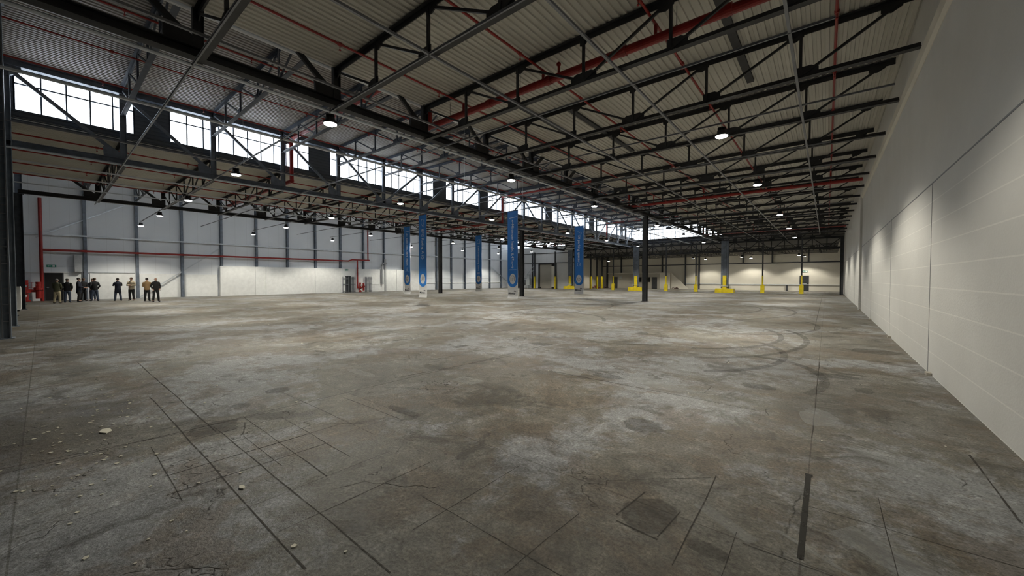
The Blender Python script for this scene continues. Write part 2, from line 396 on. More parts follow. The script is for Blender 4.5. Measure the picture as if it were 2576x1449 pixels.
for i, (a, b_, lb) in enumerate([((G[4]+.25, -.3, 4.95), (G[4]+.25, 4.6, 8.1), 'pale diagonal wall brace above the red pipe near the dark doorway'),
                                 ((G[4]+.25, 5.4, .05), (G[4]+.25, 11.3, 4.7), 'pale diagonal wall brace rising behind the man in black'),
                                 ((G[4]+.25, 52.2, 3.8), (G[4]+.25, 56.5, 1.2), 'pale diagonal brace near the far exit door')]):
    o = mb().bar(a, b_, .06, .09).build('wall_brace', 'pale_galvanised'); tag(o, lb, 'brace', 'diagonal braces on the side wall')

# far wall rail, panel, dado
o = mb().bb(-19, XR-.1, YFAR-.12, YFAR, .84, .93).build('wall_rail', 'pale_galvanised', None); tag(o, 'long pale rail low on the beige end wall', 'rail')
o = mb().bb(-33.3, XR-.1, YFAR-.1, YFAR, 3.98, 4.12).build('trim_2', 'column_grey'); struct(o, 'dark horizontal trim across the beige end wall', 'trim')
for i, x in enumerate((-29.4, -25.4, -22.0, -18.2, -16.1, -9.9, -6.2, -2.0)):
    lo = 0 if x < -15.5 else 4.1
    o = mb().ibar((x, YFAR-.22, lo), (x, YFAR-.22, 5.9), .2, .22, up=(0, 1, 0)).build('wall_post', 'column_grey')
    tag(o, f'dark steel wall post on the beige end wall, {ORD[i]} from the office side', 'post', 'posts on the beige end wall')
for i, x in enumerate((-11.9, -4.4)):
    o = mb().bb(x-.1, x+.1, YFAR-.25, YFAR-.1, 0, .84).build('rail_stub', 'column_grey')
    tag(o, f'short grey stub post under the far rail, {["nearer the office", "nearer the exit door"][i]}', 'post', 'stub posts under the far rail')

# ------------------------------------------------------------------ roof decks
def deck(name, x0, x1, y0, y1, z, mat, pitch=.167, d=.034):
    n = int((x1-x0)/pitch); p = (x1-x0)/n; pts = []
    for i in range(n):
        a = x0+i*p; pts += [(a, z), (a+p*.42, z), (a+p*.5, z+d), (a+p*.92, z+d)]
    pts.append((x1, z))
    m_ = mb(); vs = [(x, y0, q) for x, q in pts]+[(x, y1, q) for x, q in pts]; L = len(pts)
    m_.add(vs, [(i, L+i, L+i+1, i+1) for i in range(L-1)])
    m_.add([(x0, y0, z+d+.05), (x1, y0, z+d+.05), (x1, y1, z+d+.05), (x0, y1, z+d+.05)], [(0, 1, 2, 3)])
    return m_.build(name, mat)
for nm_, a, b_, z, mt, lb in [('ceiling_1', G[1], XR+.4, ZLOW, 'deck_beige', 'beige corrugated roof deck of the bay by the block wall'),
                              ('ceiling_2', G[2]-.2, G[1], ZHIGH, 'deck_grey', 'grey corrugated roof deck of the raised bay with windows'),
                              ('ceiling_3', G[3], G[2]-.25, ZLOW, 'deck_beige', 'beige corrugated roof deck seen below the long window band'),
                              ('ceiling_4', G[4], G[3], ZHIGH, 'deck_grey', 'corrugated roof deck above the white side wall')]:
    struct(deck(nm_, a, b_, YN, YEND+.2, z, mt), lb, 'ceiling')
struct(deck('ceiling_5', -33.6, XR+.4, YEND, YFAR+.3, 5.95, 'deck_beige', .33), 'low beige roof deck of the far annex', 'ceiling')
# dark trimmers under deck 1
tr = [(-1.85, 4.0, -1.85, 13.5), (-8.2, 8.6, -8.2, 14.3), (-7.0, 11.6, -7.0, 17.3), (-9.6, 11.6, -9.6, 17.4)]
for i, (x, y0, _, y1) in enumerate(tr):
    o = mb().bb(x-.09, x+.09, y0, y1, ZLOW-.07, ZLOW-.002).build('deck_trimmer', 'charcoal_steel')
    tag(o, ['dark flat trimmer running along the deck near the block wall', 'dark trimmer under the deck behind the red main, next to girder', 'dark trimmer under the deck further from the girder', 'dark trimmer under the deck hugging the girder'][i], 'trimmer', 'trimmers under the beige deck')

# ------------------------------------------------------------------ roof trusses
def truss_parts(detail):
    """list of (name, MB) along +X from 0 to BAY, z 0..1.15, local origin at girder end, bottom chord"""
    D = 1.15; P = BAY/6; out = []
    node = lambda i, t: (i*P, 0, D-.06 if t else .06)
    out.append(('bottom_chord', mb().tee((-.0, 0, .055), (BAY-.065, 0, .055), .15, .11, -1)))
    out.append(('top_chord', mb().tee((0, 0, D-.07), (BAY-.15, 0, D-.07), .16, .14, 1)))
    for i in range(1, 6): out.append(('post', mb().bar(node(i, 0), node(i, 1), .06, .06, (0, 1, 0))))
    dg = [((0, 1), (1, 0)), ((1, 1), (2, 0)), ((2, 1), (3, 0)), ((3, 0), (4, 1)), ((4, 0), (5, 1)), ((5, 0), (6, 1))]
    for (a, ta), (b_, tb) in dg:
        pa, pb = node(a, ta), node(b_, tb)
        if b_ == 6: pb = (6*P-.3, 0, D-.06)
        out.append(('diagonal', mb().bar(pa, pb, .05, .055)))
    if detail:
        for i in range(0, 7):
            x = i*P
            if i == 6: x = 6*P-.4
            if 1 <= i <= 5:
                s0, s1 = (-.34, .08) if i < 3 else (-.34, .34) if i == 3 else (-.08, .34)
                out.append(('gusset_plate', mb().prism([(x+s0, .08), (x+s1, .08), (x+s1, .2), (x+s1*.6 if s1 > .1 else x+s1, .27), (x+s0*.6 if s0 < -.1 else x+s0, .27), (x+s0, .2)], 1, -.012, .012)))
            s0, s1 = (-.06, .28) if i < 3 else (-.1, .1) if i == 3 else (-.28, .06)
            out.append(('gusset_plate', mb().prism([(x+s0, D-.08), (x+s1, D-.08), (x+s1, D-.17), (x+(s0+s1)/2, D-.26), (x+s0, D-.22)], 1, -.012, .012)))
    return out
def merge(parts):
    m_ = mb()
    for _, p in parts: m_.add(p.v, p.f)
    return m_
bays = [(0, 'charcoal_steel', 'in beige bay by block wall', ZB, 'roof trusses of the bay by the block wall'),
        (1, 'navy_steel', 'in raised bay with window band', 8.6, 'roof trusses of the raised bay'),
        (2, 'charcoal_steel', 'in low bay behind window girder', ZB, 'roof trusses of the third bay'),
        (3, 'charcoal_steel', 'in bay along white side wall', 8.6, 'roof trusses of the fourth bay')]
for bi, mt, where, zb, grp in bays:
    det = truss_parts(True); proto = None
    _t = merge(det).build('roof_truss', mt); simple_me = _t.data
    bpy.data.objects.remove(_t)
    ndet = {0: 8, 1: 6, 2: 3, 3: 0}[bi]
    for k in range(1, 19):
        if k == 10 and False: continue
        loc = (G[bi+1]+.0, YK(k), zb)
        if k <= ndet:
            if proto is None:
                proto = empty('roof_truss', loc)
                for n_, p_ in det: p_.build(n_, mt, proto)
                o = proto
            else:
                o = copy_tree(proto); o.location = loc
        else:
            o = bpy.data.objects.new('roof_truss', simple_me); C.objects.link(o); o.location = loc
        tag(o, f'dark roof truss, {ORD[k-1]} from near end, {where}', 'truss', grp)
# low annex beams
for i, y in enumerate((58.6, 60.6, 62.6, 64.6, 66.6)):
    o = merge(truss_parts(False)); m_ = mb()
    for s in range(3):
        m_.add([(x*.93+(-33.3+11.5*s), yy+y, z*.62+5.22) for x, yy, z in o.v], o.f)
    o = m_.build('annex_beam', 'charcoal_steel'); tag(o, f'dark lattice beam under the low annex roof, {ORD[i]} from the hall', 'beam', 'lattice beams of the low annex')

for q, (zb_, zt_, y) in enumerate([(5.3, 6.5, YEND-.5), (6.5, 7.5, YEND-.35)]):
    m_ = mb(); m_.ibar((-33.3, y, zb_), (XR-.1, y, zb_), .2, .2, .02).ibar((-33.3, y, zt_), (XR-.1, y, zt_), .2, .2, .02)
    n = 26; st = (XR+33.1)/n
    for i in range(n):
        x = -33.3+st*i; m_.bar((x, y, zb_), (x, y, zt_), .09, .09, (0, 1, 0)); m_.bar((x, y, zb_ if i % 2 else zt_), (x+st, y, zt_ if i % 2 else zb_), .07, .08)
        m_.bb(x-.25, x+.25, y-.02, y+.02, zb_, zb_+.3)
    o = m_.build('end_lattice', 'charcoal_steel'); tag(o, ['lower dark lattice beam across the end of the hall above the yellow columns', 'upper dark lattice beam across the end of the hall'][q], 'beam', 'lattice beams across the hall end')
# ------------------------------------------------------------------ girders
def girder(gi, k0, k1, mt, label, grp):
    x = G[gi]; zt = 9.62; zb = 6.58
    root = empty('lattice_girder', (x, YK(k0), zb)); tag(root, label, 'girder', grp)
    y1 = min(YK(k1), YEND-.1)
    def L(y, z): return (0, y-YK(k0), z-zb)
    mb().ibar(L(YK(k0), zb+.11), L(y1, zb+.11), .26, .22, .02).build('bottom_chord', mt, root)
    mb().ibar(L(YK(k0), zt), L(y1, zt), .26, .24, .02).build('top_chord', mt, root)
    for k in range(k0, k1+1):
        y = YK(k)
        if y > YEND-.2: continue
        if k > k0: mb().ibar(L(y, zb+.2), L(y, zt-.1), .13, .2, .016, (0, 1, 0)).build('post', mt, root)
    mid = k0+5
    for k in range(k0, k1):
        y0, y2 = YK(k), min(YK(k+1), YEND-.2)
        if k < mid: a, b_ = (y0, zt-.1), (y2, zb+.25)
        else: a, b_ = (y0, zb+.25), (y2, zt-.1)
        mb().bar(L(*a), L(*b_), .08, .13).build('diagonal', mt, root)
        # gusset plate at the low node, on the diagonal's side
        yn = b_[0] if k < mid else a[0]; s = -1 if k < mid else 1
        mb().prism([(yn-YK(k0)+.1*-s, .2), (yn-YK(k0)+.1*-s, .48), (yn-YK(k0)+s*.12, .48), (yn-YK(k0)+s*.45, .72), (yn-YK(k0)+s*.6, .6), (yn-YK(k0)+s*.58, .2)][::s],
                   0, -.05, .05).build('gusset_plate', mt, root)
        yt = a[0] if k < mid else b_[0]; s = -s
        mb().prism([(yt-YK(k0)-.1*s, 3.0), (yt-YK(k0)-.1*s, 2.6), (yt-YK(k0)+s*.1, 2.5), (yt-YK(k0)+s*.45, 2.75), (yt-YK(k0)+s*.45, 3.0)][::s],
                   0, -.05, .05).build('gusset_plate', mt, root)
names = {1: ('charcoal_steel', 'black'), 2: ('blue_grey_steel', 'blue-grey'), 3: ('charcoal_steel', 'black')}  # window girder: daylight falling on it put into its lighter steel colour
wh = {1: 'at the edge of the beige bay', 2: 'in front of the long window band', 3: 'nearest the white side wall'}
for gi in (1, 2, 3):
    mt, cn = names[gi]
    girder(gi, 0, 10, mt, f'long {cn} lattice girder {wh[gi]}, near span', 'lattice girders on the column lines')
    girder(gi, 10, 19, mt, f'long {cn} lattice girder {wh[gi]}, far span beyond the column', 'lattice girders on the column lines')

# ------------------------------------------------------------------ columns
def column(x, y, z1, w, label, mt='column_grey', grp='steel columns of the hall', rot=0):
    root = empty('steel_column', (x, y, 0), rot); tag(root, label, 'column', grp)
    mb().ibar((0, 0, .02), (0, 0, z1), w, w, .02, (0, 1, 0)).build('shaft', mt, root)
    mb().box((0, 0, .012), (w+.12, w+.12, .024)).build('base_plate', mt, root)
    mb().box((0, 0, z1-.015), (w+.1, w+.1, .03)).build('cap_plate', mt, root)
    return root
column(G[1], YK(10)-.7, 6.56, .32, 'dark steel column standing alone right of the banners', 'column_grey')
column(G[2], YK(10)-.3, 6.56, .32, 'dark steel column directly behind the minimum height banner', 'column_grey')
column(G[3], YK(10)-.2, 6.56, .34, 'dark steel column between the blue banners before the white wall', 'column_grey')
column(G[2], -.745, 9.4, .24, 'blue-grey steel column at the left edge carrying the window girder', 'pale_steel')
column(G[3], YK(0), 6.56, .34, 'dark column behind the left edge column, next to white cabinets', 'navy_steel')
column(-18.5, -.72, 9.7, .22, 'outermost slim steel post cut by the left picture edge', 'pale_steel', 'posts at the near end wall')
column(-29.3, -.92, 9.7, .24, 'slim dark post between the left edge column and the cabinets', 'navy_steel', 'posts at the near end wall')
column(-41.5, -.92, 9.7, .3, 'slim dark post beside the red valve set', 'navy_steel', 'posts at the near end wall')
o = mb().path([(-22.86, -.98, .0), (-22.86, -.98, 6.4)], .04).build('conduit_pipe', 'pale_galvanised'); tag(o, 'pale vertical conduit running up the left edge column', 'pipe')
lad = mb().bb(-18.37, -18.35, -.78, -.76, .02, 9).bb(-18.37, -18.35, -.64, -.62, .02, 9)
for i in range(36): lad.bb(-18.37, -18.35, -.78, -.62, .5+.24*i, .52+.24*i)
o = lad.build('cable_ladder', 'galvanised'); tag(o, 'galvanised cable ladder rising on the post at the left picture edge', 'cable ladder')
cab = empty('wall_cabinet', (-34.0, -.98, 0)); tag(cab, 'white upright cabinet behind the left edge column, nearer unit', 'cabinet', 'white cabinets behind the left column')
mb().bb(-.5, .5, -.25, .2, .08, 1.32).build('body', 'white_paint', cab)
mb().bb(-.45, -.02, .2, .215, .14, 1.26).build('door', 'white_paint', cab); mb().bb(.02, .45, .2, .215, .14, 1.26).build('door', 'white_paint', cab)
mb().bb(-.4, .4, -.2, .15, 0, .08).build('plinth', 'black_plastic', cab)
cab2 = copy_tree(cab); cab2.location = (-36.3, -.98, 0); cab2['label'] = 'white upright cabinet behind the left edge column, unit further back'
# left wall posts
for k in range(1, 19):
    lo = 3.03 if 11.2 < YK(k) < 32.9 else 2.96 if 32.9 < YK(k) < 36.5 else 0
    o = mb().ibar((G[4]+.17, YK(k), lo), (G[4]+.17, YK(k), 9.8), .2, .3, .02, (1, 0, 0)).build('wall_post', 'blue_grey_steel')
    tag(o, f'blue-grey steel post on the white side wall, {ORD[k-1]} from the dark doorway', 'post', 'posts along the white side wall')
# shallow box piece at first post
o = mb().bb(G[4]+.02, G[4]+.5, YK(1)-.62, YK(1)-.2, 2.3, 3.7).build('wall_box', 'duct_grey'); tag(o, 'grey boxed duct beside the first post by the exit sign', 'box')

# far yellow-footed columns
def ycol(x, y, kind, label, z1=6.5, w=.14):
    root = empty('yellow_foot_column', (x, y, 0)); tag(root, label, 'column', 'far columns with yellow feet')
    if kind == 'big':
        mb().ibar((-.28, 0, .55), (-.28, 0, z1), .3, .3, .02, (0, 1, 0)).ibar((.28, 0, .55), (.28, 0, z1), .22, .3, .02, (0, 1, 0)).bb(-.15, .15, -.12, .12, .5, z1).build('shaft', 'blue_grey_steel', root)
        mb().bb(-.2, .2, -.26, .16, .52, 2.15).build('guard_sleeve', 'yellow_paint', root)
        mb().bb(-.45, .45, -.32, -.26, .78, .86).build('guard_bar', 'pale_galvanised', root)
        b_ = mb(); b_.prism([(-1.05, 0), (1.05, 0), (1.0, .5), (.35, .5), (.2, .62), (-.2, .62), (-.35, .5), (-1.0, .5)], 1, -.55, .55)
        b_.build('foot_block', 'yellow_paint', root)
    elif kind == 'post':
        mb().ibar((0, 0, 2.1), (0, 0, z1), w, w, .012, (0, 1, 0)).build('shaft', 'column_grey', root)
        mb().bb(-w*.55, w*.55, -w*.55, w*.55, .9, 2.12).build('guard_sleeve', 'yellow_paint', root)
        mb().bb(-.2, .2, -.2, .2, 0, .92).prism([(-.2, .92), (.2, .92), (.12, .99), (-.12, .99)], 1, -.18, .18).build('foot_block', 'yellow_paint', root)
    else:
        mb().ibar((0, 0, 2.1), (0, 0, z1), w*1.4, w*1.4, .012, (0, 1, 0)).build('shaft', 'column_grey', root)
        mb().bb(-.14, .14, -.14, .14, 0, 2.12).build('guard_sleeve', 'yellow_paint', root)
for x, k, lb in [(-2.25, 'post', 'slim far column with square yellow foot in front of the exit door'), (-6.05, 'post', 'slim far column with square yellow foot, second from the block wall'),
                 (-9.95, 'big', 'thick far column on a wide yellow block, nearer the block wall'), (-13.6, 'post', 'slim far column with square yellow foot between the two wide blocks, right of pair'),
                 (-17.5, 'post', 'slim far column with square yellow foot beside the standing dark column'), (-21.4, 'big', 'thick far column on a wide yellow block before the office'),
                 (-25.4, 'post', 'slim far column with square yellow foot before the office door'), (-33.2, 'big', 'thick far column on yellow block behind the parking banner')]:
    y = 55.6 if k == 'post' else 54.6
    if x == -33.2: y = 56.0
    ycol(x, y, k, lb, 6.5)
for x, y, lb in [(-41.25, 56.9, 'yellow sleeved post left of the loading door'), (-37.0, 57.2, 'yellow sleeved post right of the loading door'),
                 (-31.3, 59.5, 'yellow sleeved post just right of the parking banner'), (-31.0, 61.2, 'yellow sleeved post, second behind the parking banner'),
                 (-31.6, 64.4, 'yellow sleeved post beside the heap of scrap'), (-32.2, 67.0, 'dark brown post at the office corner')]:
    if 'brown' in lb:
        o = mb().ibar((x+.4, y, 0), (x+.4, y, 5.9), .25, .25, .02).build('steel_post', 'column_grey'); tag(o, lb, 'post')
    else: ycol(x, y, 'sleeve', lb, 5.9 if y > 57.8 else 6.5)
o = empty('yellow_foot_column', (-30.8, 57.0, 0)); bpy.data.objects.remove(o)

# wall column at the far end of the block wall
o = mb().ibar((XR-.25, 54.6, 0), (XR-.25, 54.6, 6.3), .3, .3, .02).build('steel_column', 'column_grey'); tag(o, 'dark steel column standing at the far end of the block wall', 'column', 'steel columns of the hall')

# ------------------------------------------------------------------ clerestory band on girder line 2
XC = G[2]-.3
segs = [(-.55, 2.64), (3.82, 9.95), (11.17, 19.09), (20.36, 24.03), (25.23, 34.31), (35.55, 44.1), (45.4, 53.6), (54.6, 57.6)]
w = mb().bb(XC-.15, XC, YN, YEND, 7.6, 8.02).bb(XC-.15, XC, YN, YEND, 9.56, 9.9)
w.bb(XC-.02, XC+.06, YN, YEND, 7.58, 7.66).bb(XC-.02, XC+.06, YN, YEND, 7.96, 8.03)
prev = YN
for a, b_ in segs: w.bb(XC-.12, XC-.02, prev, a, 8.0, 9.6); prev = b_
w.bb(XC-.12, XC-.02, prev, YEND, 8.0, 9.6)
o = w.build('wall_clerestory', 'slatted_dark'); struct(o, 'dark ribbed band above and below the long row of windows', 'wall')
def window(idx, kind, x, a, b_, z0, z1, zt, label):
    """kind Y: runs along Y at x; kind X: runs along X at y=x"""
    fr = mb(); t = .045
    n = max(1, round((b_-a)/.61)); mul = [a+(b_-a)*i/n for i in range(n+1)]
    def bx(u0, u1, v0, v1, z0_, z1_):
        if kind == 'Y': fr.bb(x+v0, x+v1, u0, u1, z0_, z1_)
        else: fr.bb(u0, u1, x+v0, x+v1, z0_, z1_)
    for m_ in mul:
        bx(m_-t/2, m_+t/2, -.04, .02, z0, z1)
    for z in (z0, zt, z1): bx(a, b_, -.04, .02, z-t/2, z+t/2)
    f = fr.build(f'window_{idx}', 'navy_steel'); struct(f, label, 'window')
    g = mb()
    if kind == 'Y': g.bb(x-.035, x-.02, a, b_, z0, z1)
    else: g.bb(a, b_, x+.02, x+.035, z0, z1)
    g.build('window_pane', 'window_glass', f)
for i, (a, b_) in enumerate(segs):
    window(i+1, 'Y', XC-.04, a, b_, 8.02, 9.55, 9.02, f'bright glazed strip of the window band, {ORD[i]} from the left edge column')
window(9, 'X', YEND-.02, G[2]+.2, G[1]-.1, 7.52, 9.42, 8.3, 'bright glazing closing the far end of the raised bay')
window(10, 'X', YEND-.02, G[4]+.3, G[3]-.3, 7.5, 8.9, 8.2, 'bright glazing glimpsed through the steel above the loading door')
window(12, 'Y', G[3]+.28, .2, 56, 8.05, 9.45, 8.9, 'unseen glowing band added above the black girder to light the side wall')  # unseen glazing, added so its cool glow reaches the white side wall
for gx, nmx in ((G[1]+.24, 'wall_upper_1'), (G[3]+.24, 'wall_upper_2')):
    o = mb().bb(gx-.04, gx+.04, YN, YEND, 7.8, 9.95) if gx > -20 else mb().bb(gx-.04, gx+.02, YN, YEND, 7.8, 8.04).bb(gx-.04, gx+.02, YN, YEND, 9.46, 9.95).bb(gx-.04, gx+.02, YN, .2, 8.0, 9.5)
    o = o.build(nmx, 'deck_grey')
    struct(o, 'grey upstand over the ' + ('beige deck edge' if '1' in nmx else 'third bay deck edge'), 'wall')
o = mb().tube((G[1]-.45, YN, 7.86), (G[1]-.45, YEND-.3, 7.86), .05, 10).build('gutter_pipe', 'white_paint'); tag(o, 'pale blue-white pipe running along behind the black girder', 'pipe')

# ------------------------------------------------------------------ suspended rails, trays
def rail_along_x(y, x0, x1, z, label, t='galvanised'):
    o = mb().bb(x0, x1, y-.016, y+.016, z, z+.04).bb(x0, x1, y-.03, y-.016, z+.025, z+.04).build('strut_rail', t)
    tag(o, label, 'rail', 'thin galvanised rails crossing the hall')
lampY = [5.1, 12.95, 20.65, 31.3, 40.2, 49.5]
ry = [2.18, 5.2, 9.1, 13.1, 17.2, 20.7, 25.6, 31.3, 35.7, 40.2, 45, 49.5]
for i, y in enumerate(ry):
    x1 = 1.2 if i % 2 else .05
    rail_along_x(y, -43.6 if i > 0 else -36, x1, 6.42, f'thin galvanised rail slung across the hall, {ORD[i]} from the near end')
def tray(x, y0, y1, z, w_, label, mt='galvanised', perf=True):
    w_ *= .75
    m_ = mb().bb(x-w_/2, x+w_/2, y0, y1, z, z+.008).bb(x-w_/2-.008, x-w_/2, y0, y1, z, z+.05).bb(x+w_/2, x+w_/2+.008, y0, y1, z, z+.05)
    if perf:
        n = int((min(y1, 18)-y0)/.16)
        for i in range(n): m_.bb(x-w_/2-.009, x-w_/2-.0085, y0+i*.16, y0+i*.16+.08, z+.016, z+.036)
    if perf and False: pass
    o = m_.build('cable_tray', mt); tag(o, label, 'cable tray', 'cable trays running down the hall')
tray(-3.7, YN, 56, 6.42, .05, 'narrow perforated cable tray under the middle of the beige bay')
tray(-6.5, YN, 56, 6.42, .05, 'narrow perforated cable tray between the girder and mid bay')
tray(-.62, YN, 52, 6.42, .05, 'pale cable tray under the trusses close to the block wall', 'galvanised')
tray(G[1]+.95, YN, 56, 6.66, .06, 'perforated cable tray just right of the black girder')
tray(-14.3, YN, 56, 6.44, .1, 'cable tray beneath the raised bay, nearer the black girder', 'pale_galvanised')
tray(-18.9, YN, 56, 6.44, .06, 'cable tray beneath the middle of the raised bay')
tray(-24.8, YN, 56, 6.4, .08, 'pale cable tray just beyond the window girder', 'pale_galvanised')
tray(-27.4, YN, 56, 6.42, .06, 'pale cable tray in the third bay, nearer the window girder', 'pale_galvanised')
tray(-30.5, YN, 56, 6.42, .06, 'pale cable tray in the third bay, further from the windows', 'pale_galvanised')
o = mb().tube((G[1]-.08, YN, 6.46), (G[1]-.08, 56, 6.46), .04).build('conduit_pipe', 'pale_galvanised'); tag(o, 'pale conduit hugging the underside of the black girder', 'pipe')
o = mb().tube((G[2]+.22, YN, 6.5), (G[2]+.22, 56, 6.5), .03).build('conduit_pipe', 'pale_galvanised'); tag(o, 'pale conduit hugging the underside of the window girder', 'pipe')
for i, (x, y) in enumerate([(-12.8, 4.6), (-18.9, 5.4), (-13.5, 12.9), (-16.0, 20.7)]):
    o = mb().tube((x, y, 6.3), (x, y, 9.8), .006, 6).build('hanging_wire', 'pale_galvanised')
    tag(o, ['thin wire hanging from the raised deck left of the nearest lamp', 'thin wire hanging over the lamp under the second window', 'thin wire hanging beside the black girder, mid hall', 'thin wire hanging above the minimum height banner'][i], 'wire', 'thin hanging wires')

# ------------------------------------------------------------------ sprinkler pipes
def branch(x, z, y1, label, y0=YN):
    root = empty('sprinkler_pipe', (x, y0, z)); tag(root, label, 'pipe', 'thin red sprinkler pipes under the decks')
    mb().tube((0, 0, 0), (0, y1-y0, 0), .03, 8).build('pipe_run', 'red_paint', root)
    y = 1.6; n = 0; h = None
    while y < min(y1, 34):
        if h is None:
            h = mb().tube((0, 0, -.02), (0, 0, -.1), .012, 6).tube((0, -.05, 0), (0, .05, 0), .045, 8).lathe([(.004, -.16), (.03, -.15), (.03, -.145), (.006, -.11)], (0, 0, 0), 8).build('sprinkler_head', 'red_paint', root, (0, y-y0, 0)); c = h
        else:
            c = h.copy(); C.objects.link(c); c.location = (0, y-y0, 0)
        y += 3.085; n += 1
for i, x in enumerate((.08, -3.05, -6.1, -9.25)):
    branch(x, 7.45, 50, f'thin red sprinkler pipe under the beige deck, {["closest to the block wall", "second from the block wall", "third from the block wall", "beside the black girder"][i]}')
for i, x in enumerate((-12.4, -15.4, -18.5, -21.6)):
    branch(x, 9.3, 50, f'thin red sprinkler pipe under the raised deck, {["just past the black girder", "second past the black girder", "third past the black girder", "closest to the window band"][i]}')
for i, x in enumerate((-24.7, -27.8, -30.9, -34.0)):
    branch(x, 7.45, 50, f'thin red sprinkler pipe in the third bay, {ORD[i]} beyond the window band')
def main(pts, r, label, fit=()):
    root = empty('fire_main', pts[0]); tag(root, label, 'pipe', 'thick red fire mains')
    P0 = Vector(pts[0]); m_ = mb()
    for a, b_ in zip(pts, pts[1:]): m_.tube(Vector(a)-P0, Vector(b_)-P0, r, 14)
    for q in pts[1:-1]: m_.lathe([(r*.3, -r*1.1), (r*1.15, -r*.5), (r*1.15, r*.5), (r*.3, r*1.1)], Vector(q)-P0, 12)
    m_.build('pipe_run', 'red_paint', root, smooth=False)
    for (c, ax) in fit:
        c = Vector(c)-P0; d = Vector((.07, 0, 0) if ax == 'x' else (0, .07, 0) if ax == 'y' else (0, 0, .07))
        mb().tube(c-d, c+d, r*1.22, 14).build('coupling', 'red_paint', root)
    return root
for j_, (y, zl, zh, lbs) in enumerate([(8.8, 7.13, 9.4, 'nearest'), (26.6, 6.86, 9.15, 'middle'), (48., 6.78, 9.1, 'farthest')]):
    pts = [(XR-.15, y, zl-.02), (G[1]-.2, y, zl), (G[1]-.2, y, zh), (G[2]+.2, y, zh), (G[2]+.2, y, zl), (G[3]+.4, y, zl)]
    m_ = main(pts, .085 if j_ else .1, f'thick red fire main crossing the bays, {lbs} of the three', [((x, y, zl), 'x') for x in (-8.1, -5.9, -3.8, -1.6)]+[((x, y, zl), 'x') for x in (-26, -30)])
    st = mb()
    for x in (.08, -3.05, -6.1, -9.25): st.tube((x-pts[0][0], 0, .05), (x-pts[0][0], 0, 7.45-zl+.02), .04, 8)
    st.build('riser_stub', 'red_paint', m_)
    hg = mb()
    for x in (-9.9, -6.9, -4.9, -2.6, -.6): hg.tube((x-pts[0][0], 0, .12), (x-pts[0][0], 0, ZLOW-zl), .007, 6); hg.tube((x-pts[0][0]-.02, 0, .1), (x-pts[0][0]+.02, 0, .1), .035, 8)
    hg.build('hanger', 'charcoal_steel', m_)
    if j_ == 0: mb().tube((-5.9-pts[0][0]+.3, 0, .08), (-5.9-pts[0][0]+.3, 0, .3), .035, 10).lathe([(.02, .28), (.06, .31), (.06, .36), (.02, .4)], (-5.6-pts[0][0], 0, 0), 10).build('test_valve', 'red_paint', m_)
# side wall main
xw = G[4]+.55
main([(xw, 0.0, 4.0), (xw, 24.7, 4.0), (xw, 25.2, 4.18), (xw, 27.6, 4.18)], .085, 'long red pipe running along the white side wall', [((xw, YK(k), 4.0), 'y') for k in range(1, 9)])
main([(xw, -.05, .0), (xw, -.05, 8.0)], .1, 'red vertical riser pipe next to the dark doorway')
main([(xw, 25.9, .5), (xw, 25.9, 4.18)], .09, 'red drop pipe between the two wire cages', [((xw, 25.9, 3.1), 'z')])
main([(xw, 27.4, 4.18), (xw, 27.4, 8.5)], .08, 'red riser pipe climbing above the wire cage')
def valve_set(x, y, label, s=1.):
    root = empty('valve_set', (x, y, 0)); tag(root, label, 'valve set', 'red sprinkler valve sets')
    mb().tube((0, 0, 0), (0, 0, 1.3*s), .12*s, 12).tube((0, 0, .02), (0, 0, .1), .2*s, 14).tube((0, 0, .55*s), (0, 0, .75*s), .22*s, 14).build('body', 'red_paint', root)
    mb().tube((0, .02, .65*s), (.0, .5*s, .65*s), .09*s, 10).tube((0, .5*s, .2), (0, .5*s, 1.2*s), .12*s, 12).tube((0, .5*s, .7*s), (0, .5*s, .85*s), .2*s, 12).build('bypass_pipe', 'red_paint', root)
    w_ = mb(); R = .17*s
    for i in range(16):
        a, b_ = 2*PI*i/16, 2*PI*(i+1)/16
        w_.tube((.3*s, .25*s+R*math.cos(a), 1.0*s+R*math.sin(a)), (.3*s, .25*s+R*math.cos(b_), 1.0*s+R*math.sin(b_)), .015, 6)
    w_.bar((.3*s, .25*s-R, 1.0*s), (.3*s, .25*s+R, 1.0*s), .02, .02).bar((.3*s, .25*s, 1.0*s-R), (.3*s, .25*s, 1.0*s+R), .02, .02).build('hand_wheel', 'red_paint', root)
    for z in (.35, .95): mb().tube((.14*s, .0, z*s), (.26*s, 0, z*s), .07*s, 12).build('gauge', 'white_paint', root)
valve_set(xw+.15, -.85, 'red and black sprinkler valve set beside the dark doorway', 1.25)
valve_set(xw+.2, 26.15, 'red valve set at the floor between the wire cages', .95)

# ------------------------------------------------------------------ doors and signs on the side wall
def door(idx, x0, x1, y0, y1, z1, mt, label, axis, parts=()):
    m_ = mb().bb(x0, x1, y0, y1, 0.01, z1); d = m_.build(f'door_{idx}', mt); struct(d, label, 'door')
    f = mb(); t = .07
    if axis == 'X':   # door facing +X
        f.bb(x0, x1+.03, y0-t, y0, 0, z1+t).bb(x0, x1+.03, y1, y1+t, 0, z1+t).bb(x0, x1+.03, y0, y1, z1, z1+t)
        f.build('door_frame', 'column_grey', d)
        mb().bb(x1, x1+.06, y0+.08, y0+.2, 1.0, 1.05).build('door_handle', 'galvanised', d)
    else:
        f.bb(x0-t, x0, y0-.03, y1, 0, z1+t).bb(x1, x1+t, y0-.03, y1, 0, z1+t).bb(x0, x1, y0-.03, y1, z1, z1+t)
        f.build('door_frame', 'column_grey', d)
        mb().bb(x0+.08, x0+.2, y0-.06, y0, 1.0, 1.05).build('door_handle', 'galvanised', d)
    return d
